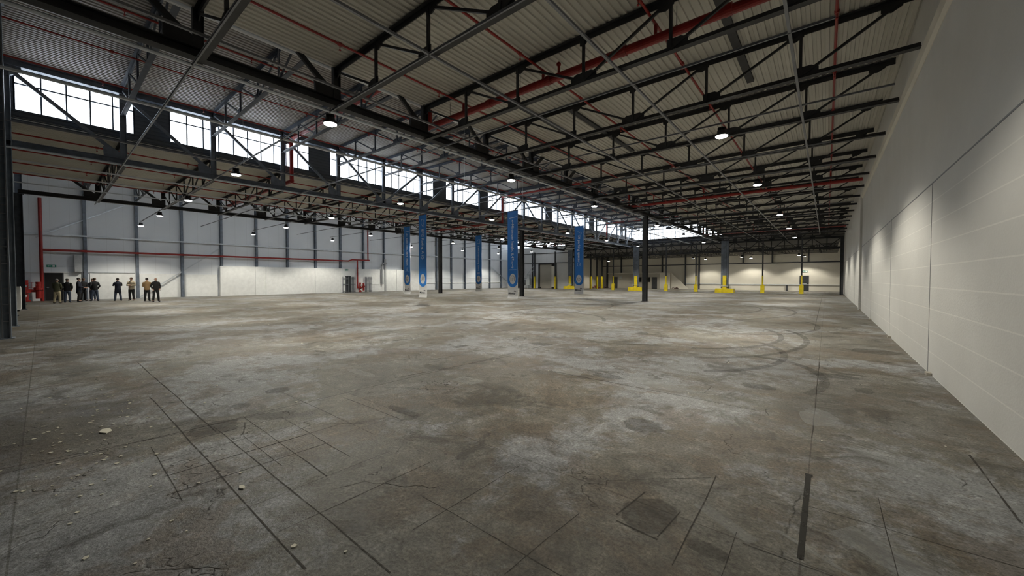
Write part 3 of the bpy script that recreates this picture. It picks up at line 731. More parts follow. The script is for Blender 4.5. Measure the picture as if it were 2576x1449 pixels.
door(1, G[4]+.0, G[4]+.07, .1, 1.0, 2.18, 'dark_doorway', 'dark open doorway behind the first people of the group', 'X')
door(2, G[4]+.42, G[4]+.46, 24.05, 24.95, 2.02, 'dark_door', 'grey door in the lower wall behind the wire cage', 'X')
d3 = door(3, -48+.95+.0, -46.2, YEND-.05, YEND, 2.0, 'dark_door', 'narrow dark far door with red lower panel', 'Y')
mb().bb(-46.98, -46.27, YEND-.06, YEND-.051, .1, .85).build('lower_panel', 'rubbish', d3)
d4 = door(4, -2.9, -2.0, YFAR-.07, YFAR-.02, 2.1, 'dark_door', 'dark exit door in the beige end wall behind a yellow post', 'Y')
mb().bb(-2.7, -2.2, YFAR-.12, YFAR-.07, 1.0, 1.1).build('push_bar', 'pale_galvanised', d4)
def sign(c, axis, label, w_=.5, h=.2):
    x, y, z = c; root = empty('exit_sign', c); tag(root, label, 'sign', 'green exit signs')
    if axis == 'X':
        mb().box((0, 0, 0), (.03, w_, h)).build('board', 'sign_green', root)
        m_ = mb().bb(.016, .02, -w_*.3, -w_*.05, -h*.12, h*.12).prism([(-w_*.42, 0), (-w_*.28, -h*.3), (-w_*.28, h*.3)], 0, .016, .02)
        m_.bb(.016, .02, w_*.1, w_*.35, -h*.35, h*.35).build('pictogram', 'sign_white', root)
    else:
        mb().box((0, 0, 0), (w_, .03, h)).build('board', 'sign_green', root)
        m_ = mb().bb(-w_*.3, -w_*.05, -.02, -.016, -h*.12, h*.12).prism([(-w_*.42, 0), (-w_*.28, -h*.3), (-w_*.28, h*.3)], 1, -.02, -.016)
        m_.bb(w_*.1, w_*.35, -.02, -.016, -h*.35, h*.35).build('pictogram', 'sign_white', root)
sign((G[4]+.05, .45, 2.75), 'X', 'green exit sign above the dark doorway', .5, .19)
o = mb().bb(G[4]+.02, G[4]+.04, .7, 1.75, 2.72, 2.75).build('conduit_pipe', 'pale_galvanised'); tag(o, 'thin conduit running sideways from the sign above the doorway', 'pipe')
sign((G[4]+.46, 24.5, 2.86), 'X', 'green exit sign above the door with the cage', .42, .18)
sign((-46.6, YEND-.05, 2.6), 'Y', 'small exit sign above the narrow far door', .5, .2)
sign((-2.4, YFAR-.05, 2.75), 'Y', 'small exit sign above the door in the beige end wall', .6, .25)
def cage(y, label, n, ln):
    root = empty('wire_cage', (G[4]+.55, y, 0)); tag(root, label, 'cage', 'galvanised guards against the side wall')
    f = mb()
    for i in range(n): f.bb(-.03, .03, i*ln/(n-1)-.03, i*ln/(n-1)+.03, 0, 2.0)
    f.build('upright', 'galvanised', root)
    r_ = mb()
    for z in (.12, 1.0, 1.7): r_.bb(.03, .06, -.05, ln+.05, z, z+.06)
    r_.build('cross_rail', 'galvanised', root)
    return root
cage(23.95, 'galvanised guard frame in front of the grey door', 3, .75)
c2 = cage(25.05, 'galvanised guard frame between the grey door and the red pipe', 4, .5)
c3 = cage(27.0, 'galvanised guard frame right of the red drop pipe', 6, .9)
o = mb().path([(G[4]+.6, 30.2, 3.9), (G[4]+.6, 29.7, 3.9), (G[4]+.6, 29.5, 3.6)], .07).tube((G[4]+.6, 29.5, 3.6), (G[4]+.6, 29.5, 1.0), .17, 12).build('vent_duct', 'duct_grey'); tag(o, 'grey bent duct on the lower wall right of the cages', 'duct')
o = mb().bb(G[4]+.42, G[4]+.5, 29.9, 30.15, 0, 4.4).build('downpipe', 'duct_grey'); tag(o, 'pale square downpipe beside the bent duct', 'pipe')
o = mb().bb(G[4]+.42, G[4]+.47, 28.3, 29.3, 0, 1.0).bb(G[4]+.42, G[4]+.5, 28.0, 29.4, 1.0, 1.06).build('wall_panel', 'white_paint'); tag(o, 'white low panel with a ledge beside the wire cage', 'panel')

# ------------------------------------------------------------------ loading door, machine, office, scrap
ld = mb().bb(-40.75, -38.2, YEND+.02, YEND+.1, 0, 4.3).build('door_5', 'beige_panel'); struct(ld, 'tall closed beige loading door with black surround', 'door')
mb().bb(-41.0, -40.75, YEND-.1, YEND+.1, 0, 4.5).bb(-37.35, -37.1, YEND-.1, YEND+.1, 0, 4.5).bb(-41.0, -37.1, YEND-.1, YEND+.1, 4.3, 4.5).build('door_frame', 'black_plastic', ld)
mb().bb(-38.2, -37.35, YEND+.0, YEND+.1, .25, 4.0).build('side_panel', 'beige_wall', ld)
mb().bb(-38.2, -37.35, YEND+.03, YEND+.12, 0, 4.3).build('recess', 'dark_doorway', ld)
mb().bb(-41.0, -40.4, YEND-.2, YEND-.1, 0, .25).bb(-37.7, -37.1, YEND-.2, YEND-.1, 0, .25).build('buffer', 'black_plastic', ld)
hc = empty('lifting_machine', (-42.9, 56.6, 0)); tag(hc, 'grey control cabinet and frame left of the loading door', 'machine')
mb().bb(.1, .9, -.3, .3, .55, 1.75).build('cabinet', 'cabinet_grey', hc)
mb().bb(.35, .8, -.2, .2, 1.75, 2.5).build('upper_box', 'cabinet_grey', hc)
for x in (.15, .8): mb().bar((x, 0, .55), (x+.08, 0, 0), .06, .06).build('leg', 'cabinet_grey', hc)
mb().bb(-.9, .95, -.1, 0, 1.75, 1.83).bb(-.9, -.82, -.1, 0, .1, 1.8).bb(-.6, -.3, -.2, .1, .5, 1.6).bb(-.4, .1, -.1, 0, 1.0, 1.2).tube((-.6, 0, .1), (-.5, 0, 1.7), .07, 8).build('frame', 'galvanised', hc)
o = mb().bar((-43.8, 57.2, 1.9), (-41.6, 57.2, 4.2), .05, .05).bar((-43.2, 57.2, 1.9), (-41.5, 57.2, 3.6), .05, .05).build('stay_bar', 'pale_galvanised'); tag(o, 'pair of slanting pale bars above the control cabinet', 'bar')
o = mb().ibar((-44.9, 56.9, 0), (-44.9, 56.9, 6.5), .3, .3, .02).build('steel_column', 'navy_steel'); tag(o, 'dark column half hidden behind the minimum height banner', 'column', 'steel columns of the hall')
o = mb().bb(-42.2, -42.0, 57.3, 57.5, 0, 6.4).build('steel_column', 'column_grey'); tag(o, 'dark column left of the loading door above the cabinet', 'column', 'steel columns of the hall')
o = mb().bb(-44.4, -44.28, 57.6, 57.75, 2.2, 6.0).build('wall_post', 'column_grey'); tag(o, 'slim dark post on the clad wall behind the slanting bars', 'post')
o = mb().bb(G[4]+.1, -33.6, YEND-.1, YEND, 4.5, 4.6).bb(G[4]+.1, -33.6, YEND-.12, YEND, 6.25, 6.35).build('sheeting_rail', 'column_grey'); tag(o, 'dark rails across the clad wall above the loading door', 'rail')
# office
of = mb().bb(-31.4, -20.4, 66.6, YFAR, 0, 2.72).build('office_block', 'beige_panel'); tag(of, 'low beige flat-roofed office built against the end wall', 'office')
mb().bb(-31.5, -20.3, 66.5, YFAR, 2.66, 2.78).build('roof_edge', 'beige_wall', of)
mb().bb(-22.0, -20.38, 66.56, YFAR, 0, 2.66).build('corner_panel', 'beige_wall', of)
mb().bb(-30.6, -29.6, 66.54, 66.6, 0, 2.05).build('door', 'dark_door', of)
mb().bb(-23.35, -22.45, 66.54, 66.6, 0, 2.0).build('door', 'dark_door', of)
mb().bb(-25.75, -25.15, 66.54, 66.6, 1.15, 2.0).build('window_pane', 'dark_doorway', of)
mb().bb(-24.3, -23.65, 66.54, 66.6, 1.15, 2.0).build('window_pane', 'dark_doorway', of)
mb().bb(-29.25, -28.8, 66.57, 66.6, 1.75, 2.2).build('notice', 'cabinet_grey', of)
mb().bb(-27.4, -27.0, 66.56, 66.6, .9, .98).build('vent', 'column_grey', of)
sp = mb().prism([(0, 0), (-2.8, 2.7), (-2.8, 0)], 1, 0, .1); sp.v = [(x-17.45, y+67.0, z) for x, y, z in sp.v]
o = sp.build('stair_side', 'beige_wall'); tag(o, 'sloping cream stair side running down from the office roof', 'stair')
pc = mb().bb(-18.3, -13.2, YFAR-.04, YFAR, .95, 1.75); o = pc.build('wall_panel', 'beige_wall'); tag(o, 'ribbed cream panel on the end wall above the rail', 'panel')
for i, (x, y, s, lb) in enumerate([(-32.1, 63.2, .9, 'heap of red and black scrap beside the return wall'), (-31.3, 65.4, .9, 'second dark scrap heap near the office corner'), (-19.3, 66.2, .8, 'low pile of dark rubbish at the foot of the stair')]):
    m_ = mb()
    for q in range(22):
        a = random.uniform(0, 6.28); r_ = random.uniform(0, .8)*s; z = random.uniform(.05, .5)*s*(1-r_/1.1)
        m_.bar((x+r_*math.cos(a), y+r_*math.sin(a)*.5, .04+z*.3), (x+r_*math.cos(a)+random.uniform(-.3, .3), y+random.uniform(-.2, .2), .08+z), .09, .07)
    o = m_.build('scrap_heap', 'rubbish' if i != 0 else 'red_paint'); tag(o, lb, 'scrap', 'scrap heaps at the far end')

# ------------------------------------------------------------------ lamps
lampc = bpy.data.lights.new('lamp_light', 'SPOT'); lampc.energy = 520; lampc.color = (1., .94, .80); lampc.spot_size = math.radians(128); lampc.spot_blend = .35; lampc.shadow_soft_size = .17
def make_lamp():
    root = empty('pendant_lamp', (0, 0, 0))
    mb().lathe([(.06, .16), (.12, .15), (.13, .06), (.18, .05), (.19, .0), (.175, -.01)], (0, 0, 0), 20).build('lamp_body', 'black_plastic', root)
    fins = mb()
    for i in range(8):
        a = PI*i/8; fins.bar((.11*math.cos(a), .11*math.sin(a), .2), (-.11*math.cos(a), -.11*math.sin(a), .2), .008, .09)
    fins.build('heat_sink', 'black_plastic', root)
    mb().lathe([(.168, -.008), (.16, -.03), (.12, -.048), (.04, -.055)], (0, 0, 0), 20).build('lens', 'lamp_glass', root, smooth=True)
    mb().tube((0, 0, .24), (0, 0, .42), .01, 6).tube((-.03, 0, .4), (.03, 0, .4), .015, 6).build('hook', 'galvanised', root)
    return root
lamps = [(x, y) for y in lampY[:3] for x in (-2.5, -10.65, -18.8, -27.0, -35.0, -42.9)]
lamps += [(x, y) for y in (31.3,) for x in (-2.5, -10.6, -18.9, -27.0, -34.8, -43.0)]
lamps += [(x, y) for y in (40.2,) for x in (-2.57, -11.0, -19.2, -27.0, -35.3, -42.6)]
lamps += [(x, y) for y in (49.5,) for x in (-2.65, -11.3, -19.2, -27.4, -36.5, -43.6)]
annex = [(x, y) for x in (-2.8, -9.2, -15.5, -22.5, -29.) for y in (61.6,)] + [(-2.4, 65.6), (-8.6, 65.6), (-14.6, 65.2)]
near_names = ['nearest', 'second', 'third', 'fourth', 'fifth', 'sixth']
proto = None
rowname = ['closest to the block wall', 'next to the black girder', 'under the raised bay', 'just beyond the window girder', 'in the third bay', 'closest to the white wall']
for i, (x, y) in enumerate(lamps):
    if proto is None: proto = make_lamp(); o = proto
    else: o = copy_tree(proto)
    o.location = (x, y, 6.02)
    row, colm = i // 6, i % 6
    tag(o, f'bright round pendant lamp in the {near_names[row]} row from the camera, {rowname[colm]}', 'lamp', 'round pendant lamps')
    l = bpy.data.objects.new('lamp_light', lampc); C.objects.link(l); l.location = (0, 0, -.07); l.parent = o
for i, (x, y) in enumerate(annex):
    o = copy_tree(proto); o.location = (x, y, 4.75)
    tag(o, f'small round lamp under the low annex roof, {ORD[i]} counting from the exit door side', 'lamp', 'round lamps of the annex')
    for ch in list(o.children):
        if ch.type == 'LIGHT': bpy.data.objects.remove(ch)
    l = bpy.data.objects.new('lamp_light', lampc); C.objects.link(l); l.location = (0, 0, -.07); l.parent = o

# ------------------------------------------------------------------ banners
def text(parent, body, size, loc, mt, rot, name='lettering', bold=0.0, shear=0., align='CENTER', sx=1.):
    cu = bpy.data.curves.new(name, 'FONT'); cu.body = body; cu.size = size; cu.align_x = align; cu.align_y = 'CENTER'
    cu.extrude = .0015; cu.offset = bold; cu.shear = shear; cu.resolution_u = 3
    cu.materials.append(M[mt])
    tmp = bpy.data.objects.new(name, cu); C.objects.link(tmp)
    me = bpy.data.meshes.new_from_object(tmp.evaluated_get(bpy.context.evaluated_depsgraph_get())); bpy.data.objects.remove(tmp); bpy.data.curves.remove(cu)
    if not me.materials: me.materials.append(M[mt])
    o = bpy.data.objects.new(name, me); C.objects.link(o); o.parent = parent
    if rot == 'down': R = Matrix(((0, 1, 0), (0, 0, -1), (-1, 0, 0)))
    else: R = Matrix(((1, 0, 0), (0, 0, -1), (0, 1, 0)))
    o.matrix_local = Matrix.Translation(loc) @ R.to_4x4() @ Matrix.Diagonal((sx, 1, 1, 1))
    return o
def ring(parent, cx, cz, rx, rz, t, mt, name='emblem', n=28, a0=0, a1=2*PI):
    m_ = mb(); vs = []
    for i in range(n+1):
        a = a0+(a1-a0)*i/n
        for k in (1, 1-t): vs.append((cx+rx*k*math.cos(a), -.02, cz+rz*k*math.sin(a)))
    m_.add(vs, [(2*i, 2*i+1, 2*i+3, 2*i+2) for i in range(n)]); return m_.build(name, mt, parent)
def poly(parent, pts, mt, name='emblem', y=-.018, w_=None):
    m_ = mb()
    if w_ is None: m_.prism(pts, 1, y-.002, y)
    else:
        for a, b_ in zip(pts, pts[1:]): m_.bar((a[0], y, a[1]), (b_[0], y, b_[1]), w_, .004, (0, 1, 0))
    return m_.build(name, mt, parent)
def banner(x, y, label, kind, words, fs):
    root = empty('hanging_banner', (x, y, .37)); tag(root, label, 'banner', 'tall blue hanging banners')
    W, Hh = .9, 6.03
    n = 30; vs = []; fs_ = []
    cl = mb()
    for i in range(n+1):
        z = Hh*i/n; off = .012*math.sin(i*.9)
        if i == 0: off = -.03
        for sx in (-1, 1): vs.append((sx*W/2, off+(.0), z)); vs.append((sx*W/2, off+.012, z))
    # each ring: front-left, back-left, front-right, back-right
    for i in range(n):
        a = 4*i; b_ = a+4
        fs_ += [(a, a+2, b_+2, b_), (a+1, b_+1, b_+3, a+3), (a, b_, b_+1, a+1), (a+2, a+3, b_+3, b_+2)]
    fs_ += [(0, 1, 3, 2), (4*n, 4*n+2, 4*n+3, 4*n+1)]
    cl.add(vs, fs_); cloth = cl.build('cloth', 'banner_white', root)
    # printed blue field with a round lower end
    pts = [(-W/2, Hh-.01), (-W/2, 1.22)]; 
    for i in range(0, 17):
        a = PI+PI*i/16; pts.append((W/2*math.cos(a), 1.22+W/2*.98*math.sin(a)))
    pts += [(W/2, 1.22), (W/2, Hh-.01)]
    bp = mb().prism(pts, 1, -.016, -.013).build('blue_print', 'banner_blue', root)
    mb().prism([(.27*math.cos(2*PI*i/24), 1.36+.36*math.sin(2*PI*i/24)) for i in range(24)], 1, -.02, -.016).build('emblem_disc', 'banner_white', bp)
    # thin line drawing in the disc
    def ln(p, mt='column_grey', w_=.022, y=-.023): poly(bp, p, mt, 'emblem', y, w_)
    if kind == 'height':
        ln([(-.12, 1.2), (-.15, 1.2), (-.15, 1.5), (-.06, 1.58), (.06, 1.58), (.15, 1.5), (.15, 1.2), (.12, 1.2)]); ln([(-.04, 1.22), (-.04, 1.44), (.06, 1.44), (.06, 1.36)])
    elif kind == 'energy':
        for q in range(3): ring(bp, -.03+.03*q, 1.26+.1*q, .1, .07, .25, 'column_grey').location.y = -.004
    elif kind == 'yard':
        for z in (1.22, 1.32, 1.42, 1.5): ln([(-.1, z), (.1, z)])
        ln([(-.1, 1.22), (-.1, 1.5)]); ln([(.1, 1.22), (.1, 1.5)])
    elif kind == 'doors':
        ln([(-.12, 1.2), (-.12, 1.46), (0, 1.56), (.12, 1.46), (.12, 1.2)]); ln([(-.06, 1.2), (-.06, 1.42), (.06, 1.42), (.06, 1.2)]); ln([(0, 1.2), (0, 1.42)])
    else:
        ln([(-.14, 1.26), (-.1, 1.4), (.04, 1.46), (.15, 1.34), (.13, 1.26)]); ring(bp, -.07, 1.24, .05, .06, .35, 'column_grey').location.y = -.004; ring(bp, .07, 1.24, .05, .06, .35, 'column_grey').location.y = -.004
    # foot logo
    text(cloth, 'Mileway', .19, (-.06, -.036, .36), 'print_dark', 'up', 'logo_lettering', .002, .25)
    text(cloth, '& co', .1, (.22, -.036, .52), 'print_dark', 'up', 'logo_lettering', .006, .25)
    # wording and symbols
    def arrow(z, s, x=-.02):
        ln([(x, z-.14), (x, z+.14)], 'print_pale', .03, -.019); tip = z+s*.16
        ln([(x-.09, tip-s*.1), (x, tip), (x+.09, tip-s*.1)], 'print_pale', .03, -.019)
    if kind in ('height', 'yard'):
        ln([(-.32, 5.55), (.36, 5.6)], 'print_pale', .035, -.019); ln([(-.34, 1.98), (.34, 1.98)], 'print_pale', .035, -.019)
        arrow(5.25, 1); arrow(2.25, -1)
        text(bp, words, fs, (.0, -.019, 3.78), 'print_pale', 'down', 'lettering', .004, 0, 'CENTER', .98)
    elif kind == 'energy':
        ring(bp, 0, 5.5, .17, .24, .13, 'print_pale'); ring(bp, .06, 5.2, .06, .06, .3, 'print_pale'); ring(bp, .06, 5.26, .05, .05, .3, 'print_pale')
        text(bp, words, fs, (0, -.019, 4.1), 'print_pale', 'down', 'lettering', .004)
        st = [((.17 if i % 2 == 0 else .075)*math.cos(-PI/2+i*PI/5), 2.95+(.19 if i % 2 == 0 else .085)*math.sin(-PI/2+i*PI/5)) for i in range(11)]
        ln(st, 'print_pale', .025, -.019)
    elif kind == 'doors':
        ln([(-.2, 5.15), (-.2, 5.45), (-.08, 5.55), (.2, 5.55), (.2, 5.15), (-.2, 5.15)], 'print_pale', .03, -.019)
        text(bp, words, fs, (0, -.019, 3.55), 'print_pale', 'down', 'lettering', .003)
        for a in (-.16, .02):
            for z in (1.85, 1.98): ln([(a, z), (a+.14, z), (a+.14, z+.1), (a, z+.1), (a, z)], 'print_pale', .02, -.019)
    else:
        ln([(-.2, 5.6), (.0, 5.62), (-.02, 5.5), (.02, 5.45)], 'print_pale', .03, -.019); ln([(.02, 5.45), (.2, 5.5), (.22, 5.36), (.1, 5.3), (.0, 5.34)], 'print_pale', .03, -.019)
        text(bp, words, fs, (0, -.019, 4.05), 'print_pale', 'down', 'lettering', .004)
        ring(bp, 0, 2.65, .16, .18, .13, 'print_pale'); text(bp, 'P', .22, (0, -.021, 2.65), 'print_pale', 'down')
    mb().tube((-.5, 0, Hh+.01), (.5, 0, Hh+.01), .02, 8).build('top_pole', 'black_plastic', root)
    mb().tube((-.35, 0, Hh), (-.35, 0, Hh+.1), .006, 5).tube((.35, 0, Hh), (.35, 0, Hh+.1), .006, 5).build('hanger_cord', 'galvanised', root)
banner(-16.8, 20.59, 'tall blue banner reading Minimum height 6.47m beside the dark column', 'height', 'Minimum height 6.47m', .3)
banner(-22.95, 17.69, 'tall blue banner reading EPC Rating A with a star', 'energy', 'EPC Rating A', .33)
banner(-29.0, 29.75, 'narrow distant blue banner about loading doors before the white wall', 'doors', '2 electrical loading doors', .26)
banner(-17.06, 30.23, 'blue banner reading 50 parking spaces before the yellow posts', 'parking', '50 parking spaces', .33)
banner(-29.09, 20.71, 'blue banner on max yard depth, leftmost beside the rating banner', 'yard', '50m max. yard depth', .29)

# ------------------------------------------------------------------ people
def skin_obj(name, verts, edges, radii, mt, parent, root_i=0, sub=1):
    me = bpy.data.meshes.new(name); me.from_pydata(verts, edges, []); me.materials.append(M[mt])
    o = bpy.data.objects.new(name, me); C.objects.link(o); o.parent = parent
    md = o.modifiers.new('Skin', 'SKIN'); md.use_smooth_shade = True; md.branch_smoothing = .3
    sv = me.skin_vertices[0].data
    for i, r_ in enumerate(radii):
        sv[i].radius = r_ if isinstance(r_, tuple) else (r_, r_); sv[i].use_root = (i == root_i)
    s_ = o.modifiers.new('Subsurf', 'SUBSURF'); s_.levels = sub; s_.render_levels = sub
    return o
def ell(name, c, r_, mt, parent, n=12):
    m_ = mb(); vs = []; k = 8
    for j_ in range(k+1):
        t = PI*j_/k
        for i in range(n):
            a = 2*PI*i/n; vs.append((c[0]+r_[0]*math.sin(t)*math.cos(a), c[1]+r_[1]*math.sin(t)*math.sin(a), c[2]+r_[2]*math.cos(t)))
    m_.add(vs, [(j_*n+i, j_*n+(i+1) % n, (j_+1)*n+(i+1) % n, (j_+1)*n+i) for j_ in range(k) for i in range(n)])
    return m_.build(name, mt, parent, smooth=True)
def person(x, y, face, Hs, top, bottom, hair, label, arms='down', coat=False, head_down=0., bald=False, stance=.0, item=None):
    root = empty('person', (x, y, 0), face); root.scale = (Hs/1.78,)*3
    tag(root, label, 'person', 'visitors standing in the hall')
    hd = head_down
    V = [(0, 0, .96), (0, .0, 1.1), (0, .0, 1.32), (0, -.01, 1.47), (0, .0, 1.53), (0, .02+hd*.4, 1.6), (0, .015+hd*.6, 1.7), (0, .01+hd*.5, 1.745)]
    R = [(.15, .11), (.14, .105), (.165, .115), (.09, .075), (.055, .06), (.072, .09), (.075, .09), (.05, .06)]
    Eg = [(0, 1), (1, 2), (2, 3), (3, 4), (4, 5), (5, 6), (6, 7)]
    def chain(start, pts, rs):
        p = start
        for q, r_ in zip(pts, rs): V.append(q); R.append(r_); Eg.append((p, len(V)-1)); p = len(V)-1
        return p
    armpos = {}
    for s in (-1, 1):
        lean = stance*s
        hip = (s*.095, 0, .88); knee = (s*(.115+stance), .02+lean*.1, .49); ank = (s*(.13+stance*1.6), -.02+lean*.2, .09); toe = (s*(.15+stance*1.7), .15+lean*.2, .035)
        chain(0, [hip, knee, ank, toe], [(.088, .09), (.06, .062), (.042, .045), (.04, .03)])
        if arms == 'down': el, wr = (s*.25, -.03, 1.16), (s*.27, .06, .93)
        elif arms == 'crossed': el, wr = (s*.23, .06, 1.17), (s*.04, .2, 1.16+s*.03)
        elif arms == 'pocket': el, wr = (s*.25, -.07, 1.15), (s*.2, .06, .96)
        elif arms == 'phone': el, wr = (s*.23, .08, 1.2), (s*.09, .24, 1.38)
        else: el, wr = (s*.235, .02, 1.15), (s*.1, .24, 1.06)
        e_ = chain(2, [(s*.185, 0, 1.42), el, wr], [.055, .042, .03])
        d = (Vector(wr)-Vector(el)).normalized(); palm = Vector(wr)+d*.06
        p_ = chain(e_, [tuple(palm)], [(.032, .022)])
        side = d.cross(Vector((0, 0, 1)));
        if side.length < .1: side = Vector((0, 1, 0))
        side.normalize()
        for fi, (off, ln_) in enumerate([(-.03, .06), (-.01, .075), (.01, .07), (.03, .055)]):
            q1 = palm+d*.045+side*off; q2 = q1+d*ln_*.6+Vector((0, .02, -.01))
            chain(p_, [tuple(q1), tuple(q2)], [.0095, .008])
        chain(e_, [tuple(Vector(wr)+d*.03-side*.04), tuple(Vector(wr)+d*.07-side*.055)], [.011, .009])
        armpos[s] = (el, wr)
    skin_obj('body', V, Eg, R, 'skin', root)
    # clothing, lofted over the body
    def loft(m_, pts, radii, n=14):
        pts = [Vector(p) for p in pts]; vs = []
        for i, p in enumerate(pts):
            d = (pts[min(i+1, len(pts)-1)]-pts[max(i-1, 0)]).normalized()
            a_ = Vector((1, 0, 0)); a_ = (a_-d*a_.dot(d)).normalized(); b2 = d.cross(a_)
            rx, ry = radii[i] if isinstance(radii[i], tuple) else (radii[i], radii[i])
            for j_ in range(n):
                t = 2*PI*j_/n; vs.append(p+a_*(rx*math.cos(t))+b2*(ry*math.sin(t)))
        fs = [(i*n+j_, i*n+(j_+1) % n, (i+1)*n+(j_+1) % n, (i+1)*n+j_) for i in range(len(pts)-1) for j_ in range(n)]
        fs += [tuple(range(n))[::-1], tuple(range((len(pts)-1)*n, len(pts)*n))]
        m_.add(vs, fs)
    jk = mb(); lowz = .62 if coat else .84; lw = (.2, .155) if coat else (.172, .132)
    loft(jk, [(0, 0, lowz), (0, 0, lowz+.02), (0, 0, 1.0), (0, 0, 1.14), (0, 0, 1.28), (0, 0, 1.38), (0, 0, 1.44), (0, 0, 1.49), (0, .005, 1.535)],
         [(lw[0]*.92, lw[1]*.92), lw, (.17, .13), (.168, .128), (.188, .135), (.192, .128), (.155, .112), (.095, .085), (.07, .075)])
    for s in (-1, 1):
        el, wr = Vector(armpos[s][0]), Vector(armpos[s][1]); sh = Vector((s*.165, 0, 1.4))
        loft(jk, [sh+Vector((-s*.05, 0, .03)), sh, sh.lerp(el, .35), sh.lerp(el, .8), el, el.lerp(wr, .25), el.lerp(wr, .9), wr],
             [.05, .075, .07, .06, .056, .056, .046, .036])
    jk.build('jacket', top, root, smooth=True)
    tr_ = mb()
    loft(tr_, [(0, 0, .76), (0, 0, .82), (0, 0, .9), (0, 0, .99), (0, 0, 1.03)], [(.1, .09), (.155, .12), (.168, .125), (.155, .118), (.13, .1)])
    for s in (-1, 1):
        hp, kn, an = Vector((s*.085, 0, .86)), Vector((s*(.105+stance), .02, .49)), Vector((s*(.125+stance*1.6), -.02, .05))
        loft(tr_, [hp, hp.lerp(kn, .3), hp.lerp(kn, .75), kn, kn.lerp(an, .3), kn.lerp(an, .85), an], [(.09, .1), (.095, .1), (.08, .085), (.07, .076), (.07, .076), (.06, .068), (.058, .066)])
    tr_.build('trousers', bottom, root, smooth=True)
    for s in (-1, 1):
        ell('shoe', (s*(.135+stance*1.6), .055, .04), (.05, .15, .045), 'black_plastic', root, 10)
    hy = .015+hd*.55
    if not bald: ell('hair', (0, hy-.02, 1.7), (.088, .1, .085), hair, root)
    ell('nose', (0, hy+.105, 1.64), (.014, .02, .022), 'skin', root, 8)
    for s in (-1, 1):
        ell('eye', (s*.032, hy+.088, 1.665), (.012, .008, .008), 'black_plastic', root, 8)
        ell('ear', (s*.083, hy-.0, 1.65), (.012, .02, .03), 'skin', root, 8)
    ell('mouth', (0, hy+.09, 1.6), (.024, .008, .006), 'rubbish', root, 8)
    return root
simple('olive_cloth', (.075, .075, .04), .9); simple('khaki_cloth', (.36, .31, .2), .9); simple('navy_cloth', (.012, .015, .028), .9)
simple('black_cloth', (.01, .01, .012), .9); simple('denim_cloth', (.05, .065, .1), .9); simple('beige_cloth', (.38, .33, .24), .9)
simple('tan_cloth', (.30, .19, .09), .9); simple('dark_hair', (.02, .015, .012), .8); simple('brown_hair', (.07, .04, .025), .8); simple('grey_hair', (.2, .19, .18), .8)
W_ = PI/2   # facing the side wall (-X)
E_ = -PI/2  # facing the camera side
person(-42.3, .62, W_-.5, 1.74, 'olive_cloth', 'khaki_cloth', 'grey_hair', 'person in olive jacket and beige trousers, seen from behind', 'front', stance=.02)
person(-42.9, 1.12, W_-.2, 1.76, 'black_cloth', 'denim_cloth', 'dark_hair', 'person in dark jacket and jeans close beside the olive jacket', 'pocket')
person(-43.9, 1.72, E_+1.4, 1.82, 'navy_cloth', 'black_cloth', 'dark_hair', 'person in black coat reaching forward, third from the doorway', 'front', coat=True, stance=.03)
person(-44.9, 1.98, E_+.4, 1.8, 'black_cloth', 'black_cloth', 'brown_hair', 'person with bowed head half hidden behind the black coat', 'front', head_down=.12)
person(-45.2, 2.5, E_-.3, 1.76, 'navy_cloth', 'denim_cloth', 'brown_hair', 'person in dark jacket facing out between the black jackets', 'front')
person(-44.2, 2.55, W_+.2, 1.82, 'black_cloth', 'denim_cloth', 'brown_hair', 'person in black jacket and jeans, seen from behind, last of the group', 'pocket', stance=.03)
person(-43.1, 3.72, W_+.1, 1.8, 'navy_cloth', 'denim_cloth', 'dark_hair', 'person alone in a mid-thigh navy coat raising both hands', 'phone', coat=True, stance=.03)
person(-43.0, 4.48, E_-.5, 1.86, 'beige_cloth', 'black_cloth', 'brown_hair', 'person in beige jacket and black trousers standing with folded arms', 'crossed')
person(-40.9, 5.12, W_-.3, 1.82, 'tan_cloth', 'black_cloth', 'dark_hair', 'person in tan jacket seen from behind beside the bald man', 'front')
pb = person(-39.4, 5.42, E_+.1, 1.84, 'black_cloth', 'black_cloth', 'grey_hair', 'bald person in black jacket holding a small device at the waist', 'pocket', bald=True, stance=.02)
o = mb().bb(-.09, .09, -.015, .015, -.02, .02).build('handheld_device', 'grey_door', None, (-39.26, 5.64, .88)); tag(o, 'small grey handheld device held by the bald person', 'device')

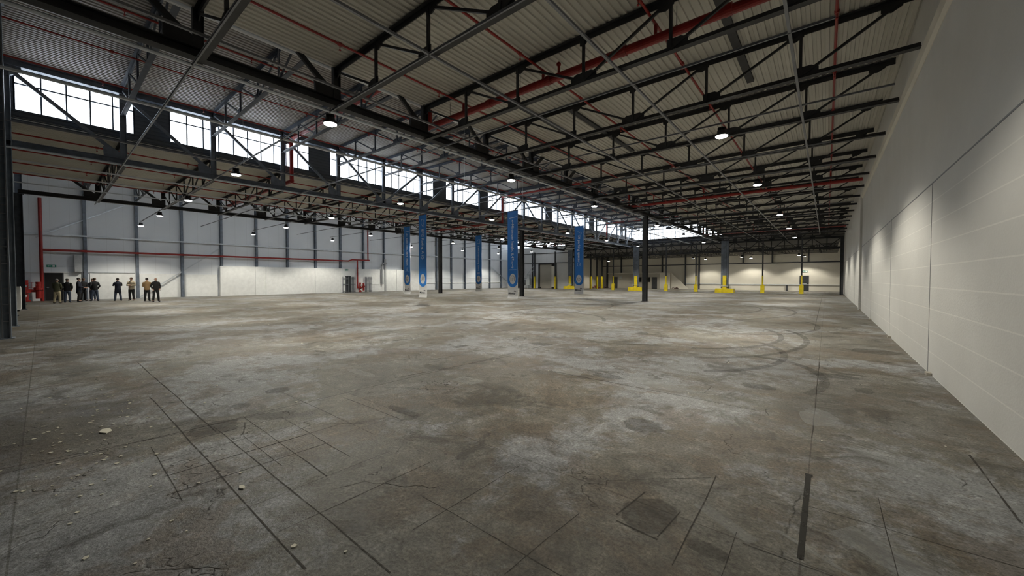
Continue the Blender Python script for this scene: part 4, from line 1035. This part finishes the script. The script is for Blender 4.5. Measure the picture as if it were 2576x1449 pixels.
# ------------------------------------------------------------------ litter on the slab
ch = mb()
for i in range(260):
    if i < 90: x, y = random.gauss(-6.3, 1.0), random.gauss(.25, .3)
    elif i < 150: x, y = random.uniform(-9, -2), random.uniform(-.3, 1.2)
    elif i < 200: x, y = random.uniform(-14, -5), random.uniform(-.2, 2.5)
    else: x, y = random.uniform(-20, 1), random.uniform(2, 12)
    s = random.uniform(.006, .02) if i < 240 else random.uniform(.008, .014); a = random.uniform(0, 3); k = random.uniform(.4, 1.)
    pts = [(s*math.cos(a+t)*(1 if j_ % 2 else k)*random.uniform(.7, 1.3), s*math.sin(a+t)) for j_, t in enumerate((0, 1.2, 2.3, 3.4, 4.9))]
    ch.prism([(x+p, y+q) for p, q in pts], 2, .003, .008)
o = ch.build('paint_chips', 'chip_white'); tag(o, 'pale paint chips scattered on the dark slab at lower left', 'debris', kind='stuff')
for i, (x, y, s, lb) in enumerate([(-6.35, .42, .1, 'larger pale flake among the paint chips at the left edge'), (-2.6, .62, .05, 'pale flake at the lower edge of the picture'), (-3.75, 1.02, .04, 'cream flake on the slab joint, lower left'), (.62, 2.62, .035, 'small cream stone chip near the lower right corner')]):
    o = mb().prism([(x+s, y), (x+s*.3, y+s*.5), (x-s*.8, y+s*.4), (x-s, y-s*.2), (x, y-s*.5)], 2, .003, .014).build('flake', 'chip_white'); tag(o, lb, 'flake', 'larger pale flakes')

# ------------------------------------------------------------------ world, camera, view
wd = bpy.data.worlds.new('World'); sc.world = wd; wd.use_nodes = True
bg = wd.node_tree.nodes['Background']; bg.inputs[0].default_value = (.8, .88, 1, 1); bg.inputs[1].default_value = 1.5
cam = bpy.data.cameras.new('Camera'); co = bpy.data.objects.new('Camera', cam); C.objects.link(co); sc.camera = co
cam.sensor_fit = 'HORIZONTAL'; cam.sensor_width = 36; cam.lens = 966.4/2576*36; cam.clip_start = .05; cam.clip_end = 300
yaw, pitch = math.radians(39.319), math.radians(1.397)
co.location = (0, 0, 1.75); co.rotation_euler = (PI/2-pitch, 0, yaw)
sc.view_settings.view_transform = 'Standard'; sc.view_settings.look = 'None'; sc.view_settings.gamma = 1; sc.view_settings.use_curve_mapping = False
sc.view_settings.exposure = 0.78
sc.cycles.use_denoising = True
sc.cycles.use_adaptive_sampling = True; sc.cycles.adaptive_threshold = 0.12; sc.cycles.adaptive_min_samples = 20; sc.cycles.light_sampling_threshold = 0.03
sc.cycles.max_bounces = 4; sc.cycles.diffuse_bounces = 3; sc.cycles.glossy_bounces = 1; sc.cycles.transparent_max_bounces = 4
sc.cycles.sample_clamp_indirect = 4.0
